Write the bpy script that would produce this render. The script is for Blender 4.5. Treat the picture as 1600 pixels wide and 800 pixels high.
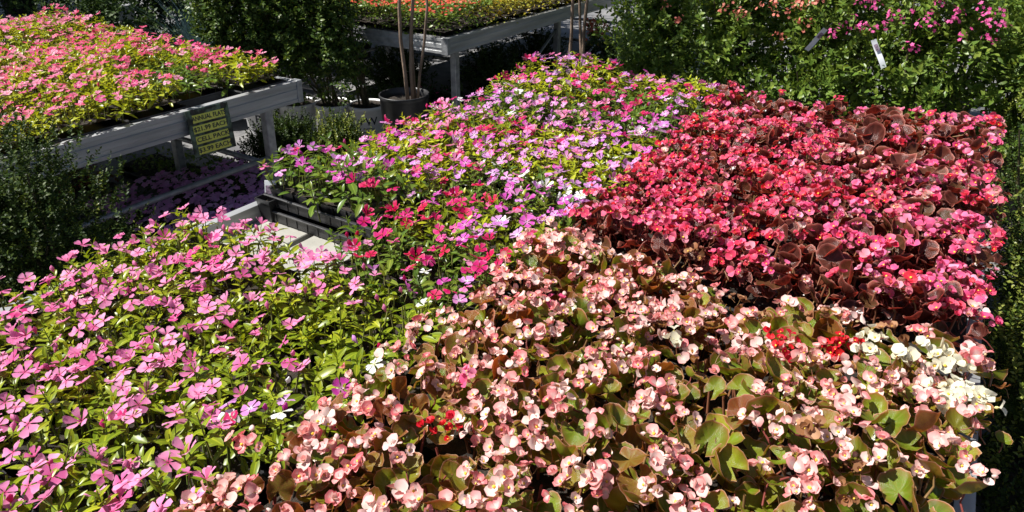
import bpy, math, random
import numpy as np
from mathutils import Matrix, Vector

random.seed(7)
RNG = np.random.default_rng(11)
R = math.radians
for o in list(bpy.data.objects):
    bpy.data.objects.remove(o)
scene = bpy.context.scene
COL = scene.collection

# ------------------------------------------------------------------ camera
FPX = 1104.0
CAM_RIGHT = Vector((0.84096405, 0.54109099, 0.0))
CAM_UP = Vector((-0.19239725, 0.29902397, 0.93464858))
CAM_FWD = Vector((-0.50572992, 0.78600586, -0.35557283))
CAM_LOC = Vector((0.0, 0.0, 1.75))
cam_data = bpy.data.cameras.new("camera")
cam = bpy.data.objects.new("camera", cam_data)
COL.objects.link(cam)
mw = Matrix.Identity(4)
for i in range(3):
    mw[i][0] = CAM_RIGHT[i]; mw[i][1] = CAM_UP[i]; mw[i][2] = -CAM_FWD[i]; mw[i][3] = CAM_LOC[i]
cam.matrix_world = mw
cam_data.sensor_width = 36.0
cam_data.lens = FPX / 1600.0 * 36.0
cam_data.shift_y = -150.0 / 1600.0
cam_data.clip_start = 0.02
cam_data.clip_end = 800.0
scene.camera = cam

# ------------------------------------------------------------------ sky, sun, exposure
SUN_TO = Vector((-0.85, -0.52, 0.0)).normalized()
SUN_EL = R(54)
world = bpy.data.worlds.new("World")
scene.world = world
world.use_nodes = True
wn = world.node_tree.nodes
wl = world.node_tree.links
wn.clear()
sky = wn.new("ShaderNodeTexSky")
sky.sky_type = 'NISHITA'
sky.sun_disc = False
sky.sun_elevation = SUN_EL
sky.sun_rotation = math.atan2(SUN_TO.x, SUN_TO.y)
bg = wn.new("ShaderNodeBackground")
bg.inputs[1].default_value = 0.05
wo = wn.new("ShaderNodeOutputWorld")
wl.new(sky.outputs[0], bg.inputs[0])
wl.new(bg.outputs[0], wo.inputs[0])
sun_data = bpy.data.lights.new("sun", 'SUN')
sun_data.energy = 5.0
sun_data.angle = R(0.5)
sun_data.color = (1.0, 0.965, 0.91)
sun = bpy.data.objects.new("sun", sun_data)
COL.objects.link(sun)
sd = Vector((SUN_TO.x * math.cos(SUN_EL), SUN_TO.y * math.cos(SUN_EL), math.sin(SUN_EL)))
sun.rotation_euler = sd.to_track_quat('Z', 'Y').to_euler()
sun.location = sd * 20
scene.view_settings.view_transform = 'Standard'
scene.view_settings.look = 'None'
scene.view_settings.gamma = 1.0
scene.view_settings.exposure = 0.88
scene.view_settings.use_curve_mapping = False
scene.render.engine = 'CYCLES'
scene.cycles.max_bounces = 5
scene.cycles.diffuse_bounces = 2
scene.cycles.glossy_bounces = 1
scene.cycles.transmission_bounces = 3
scene.cycles.transparent_max_bounces = 4


# ------------------------------------------------------------------ helpers
def lin(r, g, b):
    f = lambda c: (c / 255 / 12.92) if c / 255 <= 0.04045 else ((c / 255 + 0.055) / 1.055) ** 2.4
    return (f(r), f(g), f(b), 1.0)


def c4(t):
    return (t[0], t[1], t[2], 1.0)


def tag(o, label=None, cat=None, group=None, kind=None):
    if label: o["label"] = label
    if cat: o["category"] = cat
    if group: o["group"] = group
    if kind: o["kind"] = kind
    return o


def empty(name, loc, label, cat, group=None):
    o = bpy.data.objects.new(name, None)
    o.empty_display_size = 0.05
    o.location = loc
    COL.objects.link(o)
    return tag(o, label, cat, group)


def put(name, mesh, parent=None, mat=None, loc=None):
    o = bpy.data.objects.new(name, mesh)
    if parent is not None: o.parent = parent
    if mat is not None: o.matrix_basis = mat
    if loc is not None: o.location = loc
    COL.objects.link(o)
    return o


class G:
    """Geometry arrays: verts, faces (quads, -1 pads a triangle), per-vertex t, r, v, per-face material index."""
    def __init__(s, V, F, t=None, mi=None, r=None, v=None):
        s.V = np.asarray(V, float).reshape(-1, 3)
        F = [tuple(f) + ((-1,) if len(f) == 3 else ()) for f in F] if not isinstance(F, np.ndarray) else F
        s.F = np.asarray(F, np.int64).reshape(-1, 4)
        n = len(s.V)
        s.t = np.zeros(n) if t is None else np.asarray(t, float)
        s.r = np.zeros(n) if r is None else np.asarray(r, float)
        s.v = np.zeros(n) if v is None else np.asarray(v, float)
        s.mi = np.zeros(len(s.F), np.int64) if mi is None else np.asarray(mi, np.int64)

    def moved(s, M):
        M = np.asarray(M, float)
        return G(s.V @ M[:3, :3].T + M[:3, 3], s.F.copy(), s.t, s.mi, s.r, s.v)

    def mat(s, i):
        return G(s.V, s.F, s.t, np.full(len(s.F), i), s.r, s.v)


def join(gs):
    V = []; F = []; off = 0
    for g in gs:
        V.append(g.V)
        f = g.F.copy(); f[f >= 0] += off
        F.append(f); off += len(g.V)
    return G(np.vstack(V), np.vstack(F), np.concatenate([g.t for g in gs]), np.concatenate([g.mi for g in gs]),
             np.concatenate([g.r for g in gs]), np.concatenate([g.v for g in gs]))


def scatter(tpl, Ms, rnd=None):
    """Many copies of one template as one geometry."""
    Ms = np.asarray(Ms, float)
    k = len(Ms); n = len(tpl.V)
    V = np.einsum('kij,nj->kni', Ms[:, :3, :3], tpl.V) + Ms[:, None, :3, 3]
    F = np.broadcast_to(tpl.F, (k,) + tpl.F.shape).copy()
    add = (np.arange(k) * n)[:, None, None]
    F = np.where(F >= 0, F + add, -1)
    if rnd is None: rnd = RNG.random(k)
    return G(V.reshape(-1, 3), F.reshape(-1, 4), np.tile(tpl.t, k), np.tile(tpl.mi, k), np.repeat(rnd, n), np.tile(tpl.v, k))


def mesh(name, g, mats, smooth=True):
    me = bpy.data.meshes.new(name)
    tri = g.F[:, 3] < 0
    cnt = np.where(tri, 3, 4)
    flat = g.F.ravel(); flat = flat[flat >= 0]
    me.vertices.add(len(g.V)); me.loops.add(len(flat)); me.polygons.add(len(g.F))
    me.vertices.foreach_set("co", g.V.astype(np.float32).ravel())
    me.loops.foreach_set("vertex_index", flat.astype(np.int32))
    st = np.concatenate([[0], np.cumsum(cnt)[:-1]])
    me.polygons.foreach_set("loop_start", st.astype(np.int32))
    for m in (mats if isinstance(mats, (list, tuple)) else [mats]):
        me.materials.append(m)
    me.polygons.foreach_set("material_index", g.mi.astype(np.int32))
    me.polygons.foreach_set("use_smooth", np.full(len(g.F), bool(smooth)))
    for nm, arr in (("t", g.t), ("r", g.r), ("v", g.v)):
        if arr.any():
            a = me.attributes.new(nm, 'FLOAT', 'POINT')
            a.data.foreach_set("value", arr.astype(np.float32))
    me.update(calc_edges=True)
    return me


def frames(d, n, s, pos):
    """k matrices: local Y along d, local Z near n, scaled by s."""
    d = np.asarray(d, float); n = np.asarray(n, float)
    d = d / np.linalg.norm(d, axis=1, keepdims=True)
    x = np.cross(d, n)
    ln = np.linalg.norm(x, axis=1, keepdims=True)
    x = np.where(ln > 1e-6, x / np.maximum(ln, 1e-6), [[1, 0, 0]])
    z = np.cross(x, d)
    s = np.asarray(s, float)
    if s.ndim == 0: s = np.full(len(d), float(s))
    M = np.zeros((len(d), 4, 4)); M[:, 3, 3] = 1
    M[:, :3, 0] = x * s[:, None]; M[:, :3, 1] = d * s[:, None]; M[:, :3, 2] = z * s[:, None]
    M[:, :3, 3] = pos
    return M


def box(x0, x1, y0, y1, z0, z1, c=0.0):
    """A box, its vertical and horizontal edges chamfered by c."""
    if c <= 0:
        V = [(x, y, z) for z in (z0, z1) for x, y in ((x0, y0), (x1, y0), (x1, y1), (x0, y1))]
        F = [(3, 2, 1, 0), (4, 5, 6, 7)] + [(i, (i + 1) % 4, 4 + (i + 1) % 4, 4 + i) for i in range(4)]
        return G(V, F)
    def ring(z, k):
        a0, a1, b0, b1 = x0 + k, x1 - k, y0 + k, y1 - k
        return [(a0 + c, b0, z), (a1 - c, b0, z), (a1, b0 + c, z), (a1, b1 - c, z), (a1 - c, b1, z), (a0 + c, b1, z), (a0, b1 - c, z), (a0, b0 + c, z)]
    rs = [ring(z0, c), ring(z0 + c, 0), ring(z1 - c, 0), ring(z1, c)]
    V = sum(rs, [])
    F = []
    for a in range(3):
        for i in range(8):
            j = (i + 1) % 8
            F.append((a * 8 + i, a * 8 + j, a * 8 + 8 + j, a * 8 + 8 + i))
    F += [(7, 6, 1, 0), (6, 5, 2, 1), (5, 4, 3, 2), (24, 25, 30, 31), (25, 26, 29, 30), (26, 27, 28, 29)]
    return G(V, F)


def tube(pts, rad, n=8, cap=True):
    pts = np.asarray(pts, float); k = len(pts)
    rad = np.full(k, rad) if np.isscalar(rad) else np.asarray(rad, float)
    V = []; F = []
    ref = np.array([0.3, 0.2, 1.0])
    for i in range(k):
        d = pts[min(i + 1, k - 1)] - pts[max(i - 1, 0)]
        d = d / np.linalg.norm(d)
        if abs(d @ ref) > 0.97 * np.linalg.norm(ref): ref = np.array([1.0, 0.1, 0.0])
        a = np.cross(d, ref); a /= np.linalg.norm(a); b = np.cross(d, a)
        for j in range(n):
            q = 2 * math.pi * j / n
            V.append(pts[i] + rad[i] * (math.cos(q) * a + math.sin(q) * b))
    for i in range(k - 1):
        for j in range(n):
            F.append((i * n + j, i * n + (j + 1) % n, (i + 1) * n + (j + 1) % n, (i + 1) * n + j))
    if cap:
        V.append(pts[0]); V.append(pts[-1]); c0 = k * n
        for j in range(n):
            F.append((c0, (j + 1) % n, j)); F.append((c0 + 1, (k - 1) * n + j, (k - 1) * n + (j + 1) % n))
    return G(V, F)


def lathe(prof, n=28, cx=0, cy=0):
    V = []; F = []
    for r, z in prof:
        for j in range(n):
            q = 2 * math.pi * j / n
            V.append((cx + r * math.cos(q), cy + r * math.sin(q), z))
    for i in range(len(prof) - 1):
        for j in range(n):
            F.append((i * n + j, i * n + (j + 1) % n, (i + 1) * n + (j + 1) % n, (i + 1) * n + j))
    return G(V, F)


def extrude(prof, a0, a1, axis):
    """Closed profile of (u, z) pulled along world x or y."""
    n = len(prof); V = []
    for a in (a0, a1):
        for u, z in prof:
            V.append((u, a, z) if axis == 'y' else (a, u, z))
    F = [(i, (i + 1) % n, n + (i + 1) % n, n + i) for i in range(n)]
    g = G(V, F)
    cap = []
    cu = sum(p[0] for p in prof) / n; cz = sum(p[1] for p in prof) / n
    V2 = list(map(tuple, g.V)) + [((cu, a0, cz) if axis == 'y' else (a0, cu, cz)), ((cu, a1, cz) if axis == 'y' else (a1, cu, cz))]
    F2 = F + [(2 * n, (i + 1) % n, i) for i in range(n)] + [(2 * n + 1, n + i, n + (i + 1) % n) for i in range(n)]
    return G(V2, F2)


PH = RNG.random((12, 3)) * 6.28
KX = RNG.normal(0, 1, (12, 2))
def bumps(x, y, scale):
    """Smooth noise of unit size over the plane."""
    x = np.asarray(x, float); y = np.asarray(y, float)
    s = 0
    for i in range(12):
        s = s + np.sin((KX[i, 0] * x + KX[i, 1] * y) * scale + PH[i, 0])
    return s / 3.5


def darts(x0, x1, y0, y1, dmin, n, tries=6):
    out = np.zeros((0, 2))
    for _ in range(n * tries):
        if len(out) >= n: break
        p = np.array([random.uniform(x0, x1), random.uniform(y0, y1)])
        if len(out) == 0 or ((out - p) ** 2).sum(1).min() > dmin * dmin:
            out = np.vstack([out, p])
    return out


# ------------------------------------------------------------------ materials
def new_mat(name):
    m = bpy.data.materials.new(name)
    m.use_nodes = True
    nt = m.node_tree
    nt.nodes.clear()
    return m, nt.nodes, nt.links


def N(nodes, kind, **kw):
    n = nodes.new(kind)
    for k, v in kw.items(): setattr(n, k, v)
    return n


def ramp(nodes, stops, interp='LINEAR'):
    r = nodes.new("ShaderNodeValToRGB")
    cr = r.color_ramp
    cr.interpolation = interp
    while len(cr.elements) < len(stops): cr.elements.new(0.5)
    for e, (p, c) in zip(cr.elements, stops):
        e.position = p; e.color = c4(c)
    return r


def math_node(nodes, links, op, a, b=None, clamp=False):
    n = nodes.new("ShaderNodeMath"); n.operation = op; n.use_clamp = clamp
    for i, x in enumerate((a, b)):
        if x is None: continue
        if isinstance(x, (int, float)): n.inputs[i].default_value = x
        else: links.new(x, n.inputs[i])
    return n.outputs[0]


def mix_col(nodes, links, fac, a, b, mode='MIX'):
    n = nodes.new("ShaderNodeMix"); n.data_type = 'RGBA'; n.blend_type = mode
    for sock, x in ((n.inputs[0], fac), (n.inputs[6], a), (n.inputs[7], b)):
        if isinstance(x, (int, float)): sock.default_value = x
        elif isinstance(x, tuple): sock.default_value = c4(x)
        else: links.new(x, sock)
    return n.outputs[2]


def variation(nodes, links):
    """0..1, another value for every object and every scattered leaf."""
    oi = nodes.new("ShaderNodeObjectInfo")
    at = N(nodes, "ShaderNodeAttribute", attribute_name="r")
    s = math_node(nodes, links, 'ADD', oi.outputs['Random'], at.outputs['Fac'])
    return math_node(nodes, links, 'FRACT', s)


def thin_mat(name, cols, t_stops=None, t_mode='MIX', veins=None, rough=0.4, spec=0.32, trans=0.35, tint=(1.15, 1.05, 0.6), blotch=None, bump=0.0):
    """Leaf or petal: colour by individual, colour by t (centre to rim), light passing through."""
    m, nd, lk = new_mat(name)
    var = variation(nd, lk)
    n = len(cols)
    base = ramp(nd, [((i + 0.5) / n, c) for i, c in enumerate(cols)])
    lk.new(var, base.inputs[0])
    col = base.outputs[0]
    tat = N(nd, "ShaderNodeAttribute", attribute_name="t").outputs['Fac']
    if blotch:
        tc = nd.new("ShaderNodeTexCoord")
        nz = nd.new("ShaderNodeTexNoise"); nz.inputs['Scale'].default_value = blotch[0]; nz.inputs['Detail'].default_value = 3
        lk.new(tc.outputs['Object'], nz.inputs['Vector'])
        off = nd.new("ShaderNodeVectorMath"); off.operation = 'SCALE'
        f = ramp(nd, [(0.42, (0, 0, 0)), (0.62, (1, 1, 1))])
        nz.noise_dimensions = '4D'
        w = math_node(nd, lk, 'MULTIPLY', var, 37.0)
        lk.new(w, nz.inputs['W'])
        lk.new(nz.outputs[0], f.inputs[0])
        ff = math_node(nd, lk, 'MULTIPLY', f.outputs[0], blotch[2])
        col = mix_col(nd, lk, ff, col, blotch[1])
    if veins:
        va = N(nd, "ShaderNodeAttribute", attribute_name="v").outputs['Fac']
        vv = math_node(nd, lk, 'MULTIPLY', va, veins[1])
        col = mix_col(nd, lk, vv, col, veins[0])
    if t_stops:
        tr = nd.new("ShaderNodeValToRGB")
        cr = tr.color_ramp
        while len(cr.elements) < len(t_stops): cr.elements.new(0.5)
        for e, (p, c) in zip(cr.elements, t_stops):
            e.position = p; e.color = tuple(c) if len(c) == 4 else c4(c)
        lk.new(tat, tr.inputs[0])
        if t_mode == 'ALPHA':
            col = mix_col(nd, lk, tr.outputs['Alpha'], col, tr.outputs[0])
        else:
            col = mix_col(nd, lk, 1.0, col, tr.outputs[0], 'MULTIPLY')
    p = nd.new("ShaderNodeBsdfPrincipled")
    lk.new(col, p.inputs['Base Color'])
    p.inputs['Roughness'].default_value = rough
    p.inputs['Specular IOR Level'].default_value = spec
    if bump > 0:
        tc2 = nd.new("ShaderNodeTexCoord")
        nb = nd.new("ShaderNodeTexNoise"); nb.inputs['Scale'].default_value = 130; nb.inputs['Detail'].default_value = 2
        lk.new(tc2.outputs['Object'], nb.inputs['Vector'])
        bp = nd.new("ShaderNodeBump"); bp.inputs['Strength'].default_value = bump; bp.inputs['Distance'].default_value = 0.004
        lk.new(nb.outputs[0], bp.inputs['Height'])
        lk.new(bp.outputs[0], p.inputs['Normal'])
    tl = nd.new("ShaderNodeBsdfTranslucent")
    tcol = mix_col(nd, lk, 1.0, col, tint, 'MULTIPLY')
    lk.new(tcol, tl.inputs['Color'])
    mx = nd.new("ShaderNodeMixShader"); mx.inputs[0].default_value = trans
    lk.new(p.outputs[0], mx.inputs[1]); lk.new(tl.outputs[0], mx.inputs[2])
    out = nd.new("ShaderNodeOutputMaterial")
    lk.new(mx.outputs[0], out.inputs['Surface'])
    return m


def solid_mat(name, c1, c2=None, scale=8.0, rough=0.6, metal=0.0, spec=0.5, bump=0.0, stretch=None, detail=5, lo=0.35, hi=0.65):
    m, nd, lk = new_mat(name)
    p = nd.new("ShaderNodeBsdfPrincipled")
    p.inputs['Roughness'].default_value = rough
    p.inputs['Metallic'].default_value = metal
    p.inputs['Specular IOR Level'].default_value = spec
    tc = nd.new("ShaderNodeTexCoord")
    mp = nd.new("ShaderNodeMapping")
    if stretch: mp.inputs['Scale'].default_value = stretch
    lk.new(tc.outputs['Object'], mp.inputs[0])
    nz = nd.new("ShaderNodeTexNoise"); nz.inputs['Scale'].default_value = scale; nz.inputs['Detail'].default_value = detail
    lk.new(mp.outputs[0], nz.inputs['Vector'])
    rp = ramp(nd, [(lo, c1), (hi, c2 or c1)])
    lk.new(nz.outputs[0], rp.inputs[0])
    lk.new(rp.outputs[0], p.inputs['Base Color'])
    if bump > 0:
        bp = nd.new("ShaderNodeBump"); bp.inputs['Strength'].default_value = bump; bp.inputs['Distance'].default_value = 0.01
        n2 = nd.new("ShaderNodeTexNoise"); n2.inputs['Scale'].default_value = scale * 6; n2.inputs['Detail'].default_value = 4
        lk.new(mp.outputs[0], n2.inputs['Vector'])
        lk.new(n2.outputs[0], bp.inputs['Height']); lk.new(bp.outputs[0], p.inputs['Normal'])
    out = nd.new("ShaderNodeOutputMaterial")
    lk.new(p.outputs[0], out.inputs['Surface'])
    return m


WHITE = (1, 1, 1)
M = {}
M['asphalt'] = solid_mat('asphalt', (0.10, 0.10, 0.105), (0.20, 0.195, 0.19), 5, 0.9, bump=0.5)
M['alu'] = solid_mat('aluminium', (0.26, 0.265, 0.265), (0.55, 0.56, 0.57), 3, 0.48, metal=0.55, stretch=(6, 0.6, 9), bump=0.08, lo=0.25, hi=0.75)
M['galv'] = solid_mat('galvanised steel', (0.26, 0.27, 0.28), (0.42, 0.43, 0.44), 25, 0.5, metal=0.6)
M['panel'] = solid_mat('cream bench panel', (0.28, 0.275, 0.24), (0.36, 0.35, 0.31), 9, 0.6, bump=0.1)
M['black_plastic'] = solid_mat('black plastic', (0.012, 0.012, 0.013), (0.03, 0.03, 0.032), 12, 0.42, bump=0.06)
M['soil'] = solid_mat('potting soil', (0.012, 0.009, 0.006), (0.045, 0.032, 0.022), 60, 0.95, bump=0.8)
M['bark'] = solid_mat('bark', (0.10, 0.068, 0.045), (0.27, 0.19, 0.135), 14, 0.85, bump=0.6, stretch=(1, 1, 0.35))
M['twig'] = solid_mat('twig', (0.05, 0.045, 0.02), (0.10, 0.08, 0.04), 20, 0.8)
M['white_pot'] = solid_mat('white pot plastic', (0.72, 0.73, 0.74), (0.82, 0.82, 0.83), 6, 0.45)
M['ink'] = solid_mat('dark lettering', (0.02, 0.025, 0.04), None, 5, 0.5)
M['sign_board'] = solid_mat('dark leafy print', (0.006, 0.012, 0.008), (0.10, 0.15, 0.10), 26, 0.4, lo=0.45, hi=0.62)
M['sign_yellow'] = solid_mat('yellow sign strip', (0.62, 0.60, 0.08), (0.72, 0.70, 0.12), 6, 0.45)
M['tag_white'] = solid_mat('white plastic tag', (0.62, 0.66, 0.68), (0.75, 0.78, 0.8), 10, 0.4)
M['tag_print'] = solid_mat('tag picture print', (0.05, 0.05, 0.06), (0.35, 0.25, 0.33), 120, 0.4)
M['stamen'] = solid_mat('yellow stamens', (0.78, 0.46, 0.03), (0.85, 0.58, 0.06), 300, 0.7)
M['stem_green'] = thin_mat('green stem', [(0.14, 0.19, 0.04), (0.20, 0.20, 0.06)], trans=0.1)
M['stem_red'] = thin_mat('red stem', [(0.24, 0.06, 0.05), (0.22, 0.13, 0.05)], trans=0.2)


def leafM(name, cols, **kw):
    M[name] = thin_mat(name, cols, **kw)


# vinca foliage: pale midrib at t 0
MID = [(0.0, (1.9, 1.7, 1.7)), (0.10, (1.5, 1.4, 1.4)), (0.2, (1, 1, 1)), (0.85, (0.95, 1, 0.9)), (1.0, (1.35, 1.3, 1.2))]
MID = [(p, tuple(min(1.0, x / 1.9) for x in c)) for p, c in MID]
def up(cols, k=1.9):
    return [tuple(x * k for x in c) for c in cols]
leafM('vinca_leaf_yellow', up([(0.17, 0.23, 0.010), (0.26, 0.31, 0.015), (0.12, 0.18, 0.010), (0.35, 0.38, 0.02), (0.16, 0.22, 0.012)]), t_stops=MID, t_mode='MUL', rough=0.33, trans=0.36)
leafM('vinca_leaf_green', up([(0.08, 0.15, 0.02), (0.12, 0.19, 0.025), (0.07, 0.13, 0.02), (0.18, 0.23, 0.03)]), t_stops=MID, t_mode='MUL', rough=0.30, trans=0.33)
leafM('vinca_leaf_lime', up([(0.30, 0.35, 0.012), (0.40, 0.43, 0.02), (0.19, 0.25, 0.012), (0.30, 0.33, 0.015)]), t_stops=MID, t_mode='MUL', rough=0.35, trans=0.38)
RIM_P = [(0.0, (0.3, 0.3, 0.1, 0.0)), (0.60, (0.26, 0.10, 0.03, 0.0)), (0.90, (0.28, 0.10, 0.035, 0.35)), (0.96, (0.44, 0.11, 0.06, 0.7)), (1.0, (0.62, 0.40, 0.26, 0.9))]
leafM('begonia_leaf_green', [(0.12, 0.21, 0.008), (0.16, 0.25, 0.010), (0.19, 0.18, 0.012), (0.08, 0.16, 0.008), (0.25, 0.32, 0.012), (0.15, 0.26, 0.012), (0.22, 0.10, 0.015), (0.30, 0.35, 0.02), (0.09, 0.17, 0.01)],
      t_stops=RIM_P, t_mode='ALPHA', veins=((0.30, 0.30, 0.06), 0.30), rough=0.27, spec=0.5, trans=0.38, tint=(1.25, 1.0, 0.5), blotch=(30, (0.24, 0.09, 0.02), 0.30), bump=0.35)
leafM('begonia_leaf_brown', [(0.24, 0.11, 0.02), (0.30, 0.14, 0.025), (0.21, 0.16, 0.018), (0.26, 0.06, 0.02), (0.17, 0.18, 0.018)],
      t_stops=RIM_P, t_mode='ALPHA', veins=((0.32, 0.18, 0.06), 0.30), rough=0.28, trans=0.42, tint=(1.35, 0.9, 0.45), blotch=(26, (0.17, 0.05, 0.025), 0.65), bump=0.35)
RIM_R = [(0.0, (0.3, 0.1, 0.1, 0.0)), (0.84, (0.3, 0.06, 0.05, 0.0)), (0.96, (0.42, 0.13, 0.10, 0.7)), (1.0, (0.60, 0.30, 0.22, 0.95))]
leafM('begonia_leaf_bronze', [(0.085, 0.022, 0.016), (0.12, 0.03, 0.02), (0.065, 0.02, 0.014), (0.17, 0.045, 0.022), (0.09, 0.05, 0.018)],
      t_stops=RIM_R, t_mode='ALPHA', veins=((0.20, 0.06, 0.04), 0.3), rough=0.27, spec=0.45, trans=0.35, tint=(1.8, 0.6, 0.5), blotch=(28, (0.06, 0.02, 0.014), 0.5), bump=0.35)
leafM('box_leaf', [(0.022, 0.046, 0.007), (0.036, 0.064, 0.009), (0.016, 0.036, 0.006), (0.065, 0.095, 0.012)], rough=0.5, spec=0.2, trans=0.22)  # boxwood green, darkened so the leaf colour carries deep shade
leafM('box_sunlit_tip', [(0.20, 0.24, 0.04), (0.26, 0.28, 0.06), (0.15, 0.20, 0.03)], rough=0.35, trans=0.3)  # pale tip leaves, sunlight put into their colour
leafM('shrub_leaf', [(0.09, 0.16, 0.024), (0.14, 0.22, 0.03), (0.06, 0.11, 0.02), (0.22, 0.29, 0.045), (0.15, 0.23, 0.04)], rough=0.36, trans=0.3)
leafM('shade_dimmed_leaf', [(0.05, 0.095, 0.018), (0.08, 0.135, 0.022), (0.035, 0.07, 0.014), (0.13, 0.18, 0.03)], rough=0.4, spec=0.25, trans=0.25)  # dimmed copy of the shrub leaf colour, standing in for shade
leafM('dark_leaf', [(0.03, 0.06, 0.014), (0.045, 0.08, 0.02), (0.06, 0.10, 0.02), (0.035, 0.065, 0.018)], rough=0.5, spec=0.2, trans=0.2)  # leaf colour kept dark to deepen the shaded areas
leafM('blue_grass', [(0.07, 0.12, 0.13), (0.10, 0.16, 0.17), (0.05, 0.09, 0.10)], rough=0.5, trans=0.2, tint=(0.8, 1.0, 0.9))
leafM('orange_leaf', [(0.45, 0.12, 0.04), (0.60, 0.15, 0.06), (0.30, 0.22, 0.03), (0.55, 0.10, 0.05), (0.20, 0.22, 0.03)], rough=0.4, trans=0.35)
leafM('gold_leaf', [(0.40, 0.40, 0.05), (0.48, 0.44, 0.07), (0.30, 0.34, 0.04), (0.44, 0.32, 0.06)], rough=0.4, trans=0.35)
leafM('red_mound_leaf', [(0.16, 0.04, 0.03), (0.10, 0.10, 0.02), (0.22, 0.05, 0.03)], rough=0.4, trans=0.3)

PT = (1.05, 0.95, 1.0)
def petal(name, cols, stops=None, mode='ALPHA', rough=0.55, trans=0.38, veins=None, tint=PT):
    M[name] = thin_mat(name, cols, t_stops=stops, t_mode=mode, rough=rough, spec=0.25, trans=trans, tint=tint, veins=veins)
EYE_D = lambda c: [(0.0, c + (1.0,)), (0.10, c + (1.0,)), (0.22, c + (0.45,)), (0.55, c + (0.0,)), (0.8, (0.9, 0.75, 0.85, 0.0)), (1.0, (0.9, 0.75, 0.85, 0.16))]
petal('vinca_pink', [(0.82, 0.25, 0.49), (0.85, 0.31, 0.54), (0.78, 0.19, 0.43), (0.87, 0.37, 0.59), (0.80, 0.22, 0.45), (0.66, 0.12, 0.33)], EYE_D((0.60, 0.05, 0.20)))
petal('vinca_hot', [(0.70, 0.035, 0.24), (0.64, 0.02, 0.18), (0.74, 0.07, 0.30)], EYE_D((0.85, 0.35, 0.5)))
petal('vinca_red', [(0.58, 0.006, 0.12), (0.62, 0.008, 0.07), (0.52, 0.005, 0.15), (0.66, 0.02, 0.17)], EYE_D((0.40, 0.01, 0.03)))
petal('vinca_magenta', [(0.62, 0.06, 0.44), (0.68, 0.10, 0.50), (0.55, 0.04, 0.36)], EYE_D((0.75, 0.45, 0.65)))
petal('vinca_lilac', [(0.62, 0.23, 0.62), (0.70, 0.34, 0.68), (0.56, 0.16, 0.54), (0.72, 0.27, 0.58)], EYE_D((0.85, 0.78, 0.85)))
petal('vinca_white', [(0.80, 0.80, 0.78), (0.84, 0.82, 0.84)], EYE_D((0.80, 0.80, 0.45)))
petal('vinca_light', [(0.78, 0.22, 0.38), (0.82, 0.30, 0.48), (0.74, 0.14, 0.30), (0.84, 0.38, 0.52)], EYE_D((0.60, 0.05, 0.2)))
petal('vinca_rose', [(0.74, 0.08, 0.20), (0.78, 0.12, 0.26), (0.68, 0.05, 0.13)], EYE_D((0.8, 0.4, 0.5)))
BW = [(0.0, (0.86, 0.70, 0.40, 0.95)), (0.15, (0.87, 0.80, 0.73, 0.85)), (0.55, (0.87, 0.74, 0.68, 0.5)), (0.85, (0.84, 0.36, 0.36, 0.05)), (1.0, (0.80, 0.24, 0.26, 0.7))]
petal('beg_blush', [(0.80, 0.36, 0.34), (0.87, 0.74, 0.67), (0.82, 0.46, 0.42), (0.74, 0.17, 0.19), (0.87, 0.80, 0.73), (0.78, 0.28, 0.27), (0.68, 0.10, 0.13), (0.86, 0.66, 0.58)], BW, tint=(1.05, 0.9, 0.85))
BWH = [(0.0, (0.80, 0.74, 0.30, 0.9)), (0.3, (0.84, 0.82, 0.66, 0.2)), (1.0, (0.84, 0.83, 0.74, 0.0))]
petal('beg_white', [(0.70, 0.68, 0.52), (0.74, 0.73, 0.60), (0.68, 0.63, 0.42)], BWH)
BR = [(0.0, (0.80, 0.35, 0.28, 0.8)), (0.3, (0.8, 0.3, 0.3, 0.15)), (0.8, (0.7, 0.1, 0.12, 0.0)), (1.0, (0.86, 0.42, 0.42, 0.35))]
petal('beg_rose', [(0.72, 0.025, 0.08), (0.77, 0.07, 0.17), (0.64, 0.012, 0.03), (0.80, 0.15, 0.27), (0.70, 0.02, 0.11), (0.84, 0.32, 0.40)], BR)
petal('beg_pink', [(0.78, 0.09, 0.26), (0.82, 0.19, 0.38), (0.74, 0.05, 0.18), (0.85, 0.34, 0.50)], BR)
petal('beg_red', [(0.60, 0.006, 0.02), (0.52, 0.006, 0.03), (0.68, 0.015, 0.02)], BR[1:3])
petal('beg_faded', [(0.34, 0.15, 0.07), (0.26, 0.12, 0.05), (0.48, 0.26, 0.14)])
petal('ember', [(0.74, 0.06, 0.03), (0.80, 0.14, 0.08), (0.70, 0.04, 0.05), (0.82, 0.22, 0.14)])
petal('salmon', [(0.80, 0.22, 0.16), (0.84, 0.32, 0.24)])
petal('cerise', [(0.74, 0.08, 0.32), (0.80, 0.16, 0.42)])
petal('impatiens', [(0.82, 0.44, 0.78), (0.86, 0.54, 0.82), (0.76, 0.34, 0.70)])


# ------------------------------------------------------------------ leaf, blossom and sprig templates
def vinca_leaf(L=1.0, W=0.40, droop=0.25, fold=0.14):
    """Oblong glossy leaf, length 1 along y."""
    V = []; t = []; F = []
    for i, y in enumerate((0.0, 0.18, 0.42, 0.68, 0.88, 1.0)):
        w = W * (math.sin(math.pi * min(1, y * 0.86 + 0.10)) ** 0.8) * (0.15 if y in (0.0,) else 1.0) * (0.3 if y == 1.0 else 1.0)
        zc = -droop * y * y
        for x in (-1, 0, 1):
            V.append((x * w * 0.5, y * L, zc + abs(x) * fold * w)); t.append(abs(x))
    for i in range(5):
        for j in range(2):
            a = i * 3 + j
            F.append((a, a + 1, a + 4, a + 3))
    return G(V, F, t)


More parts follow.
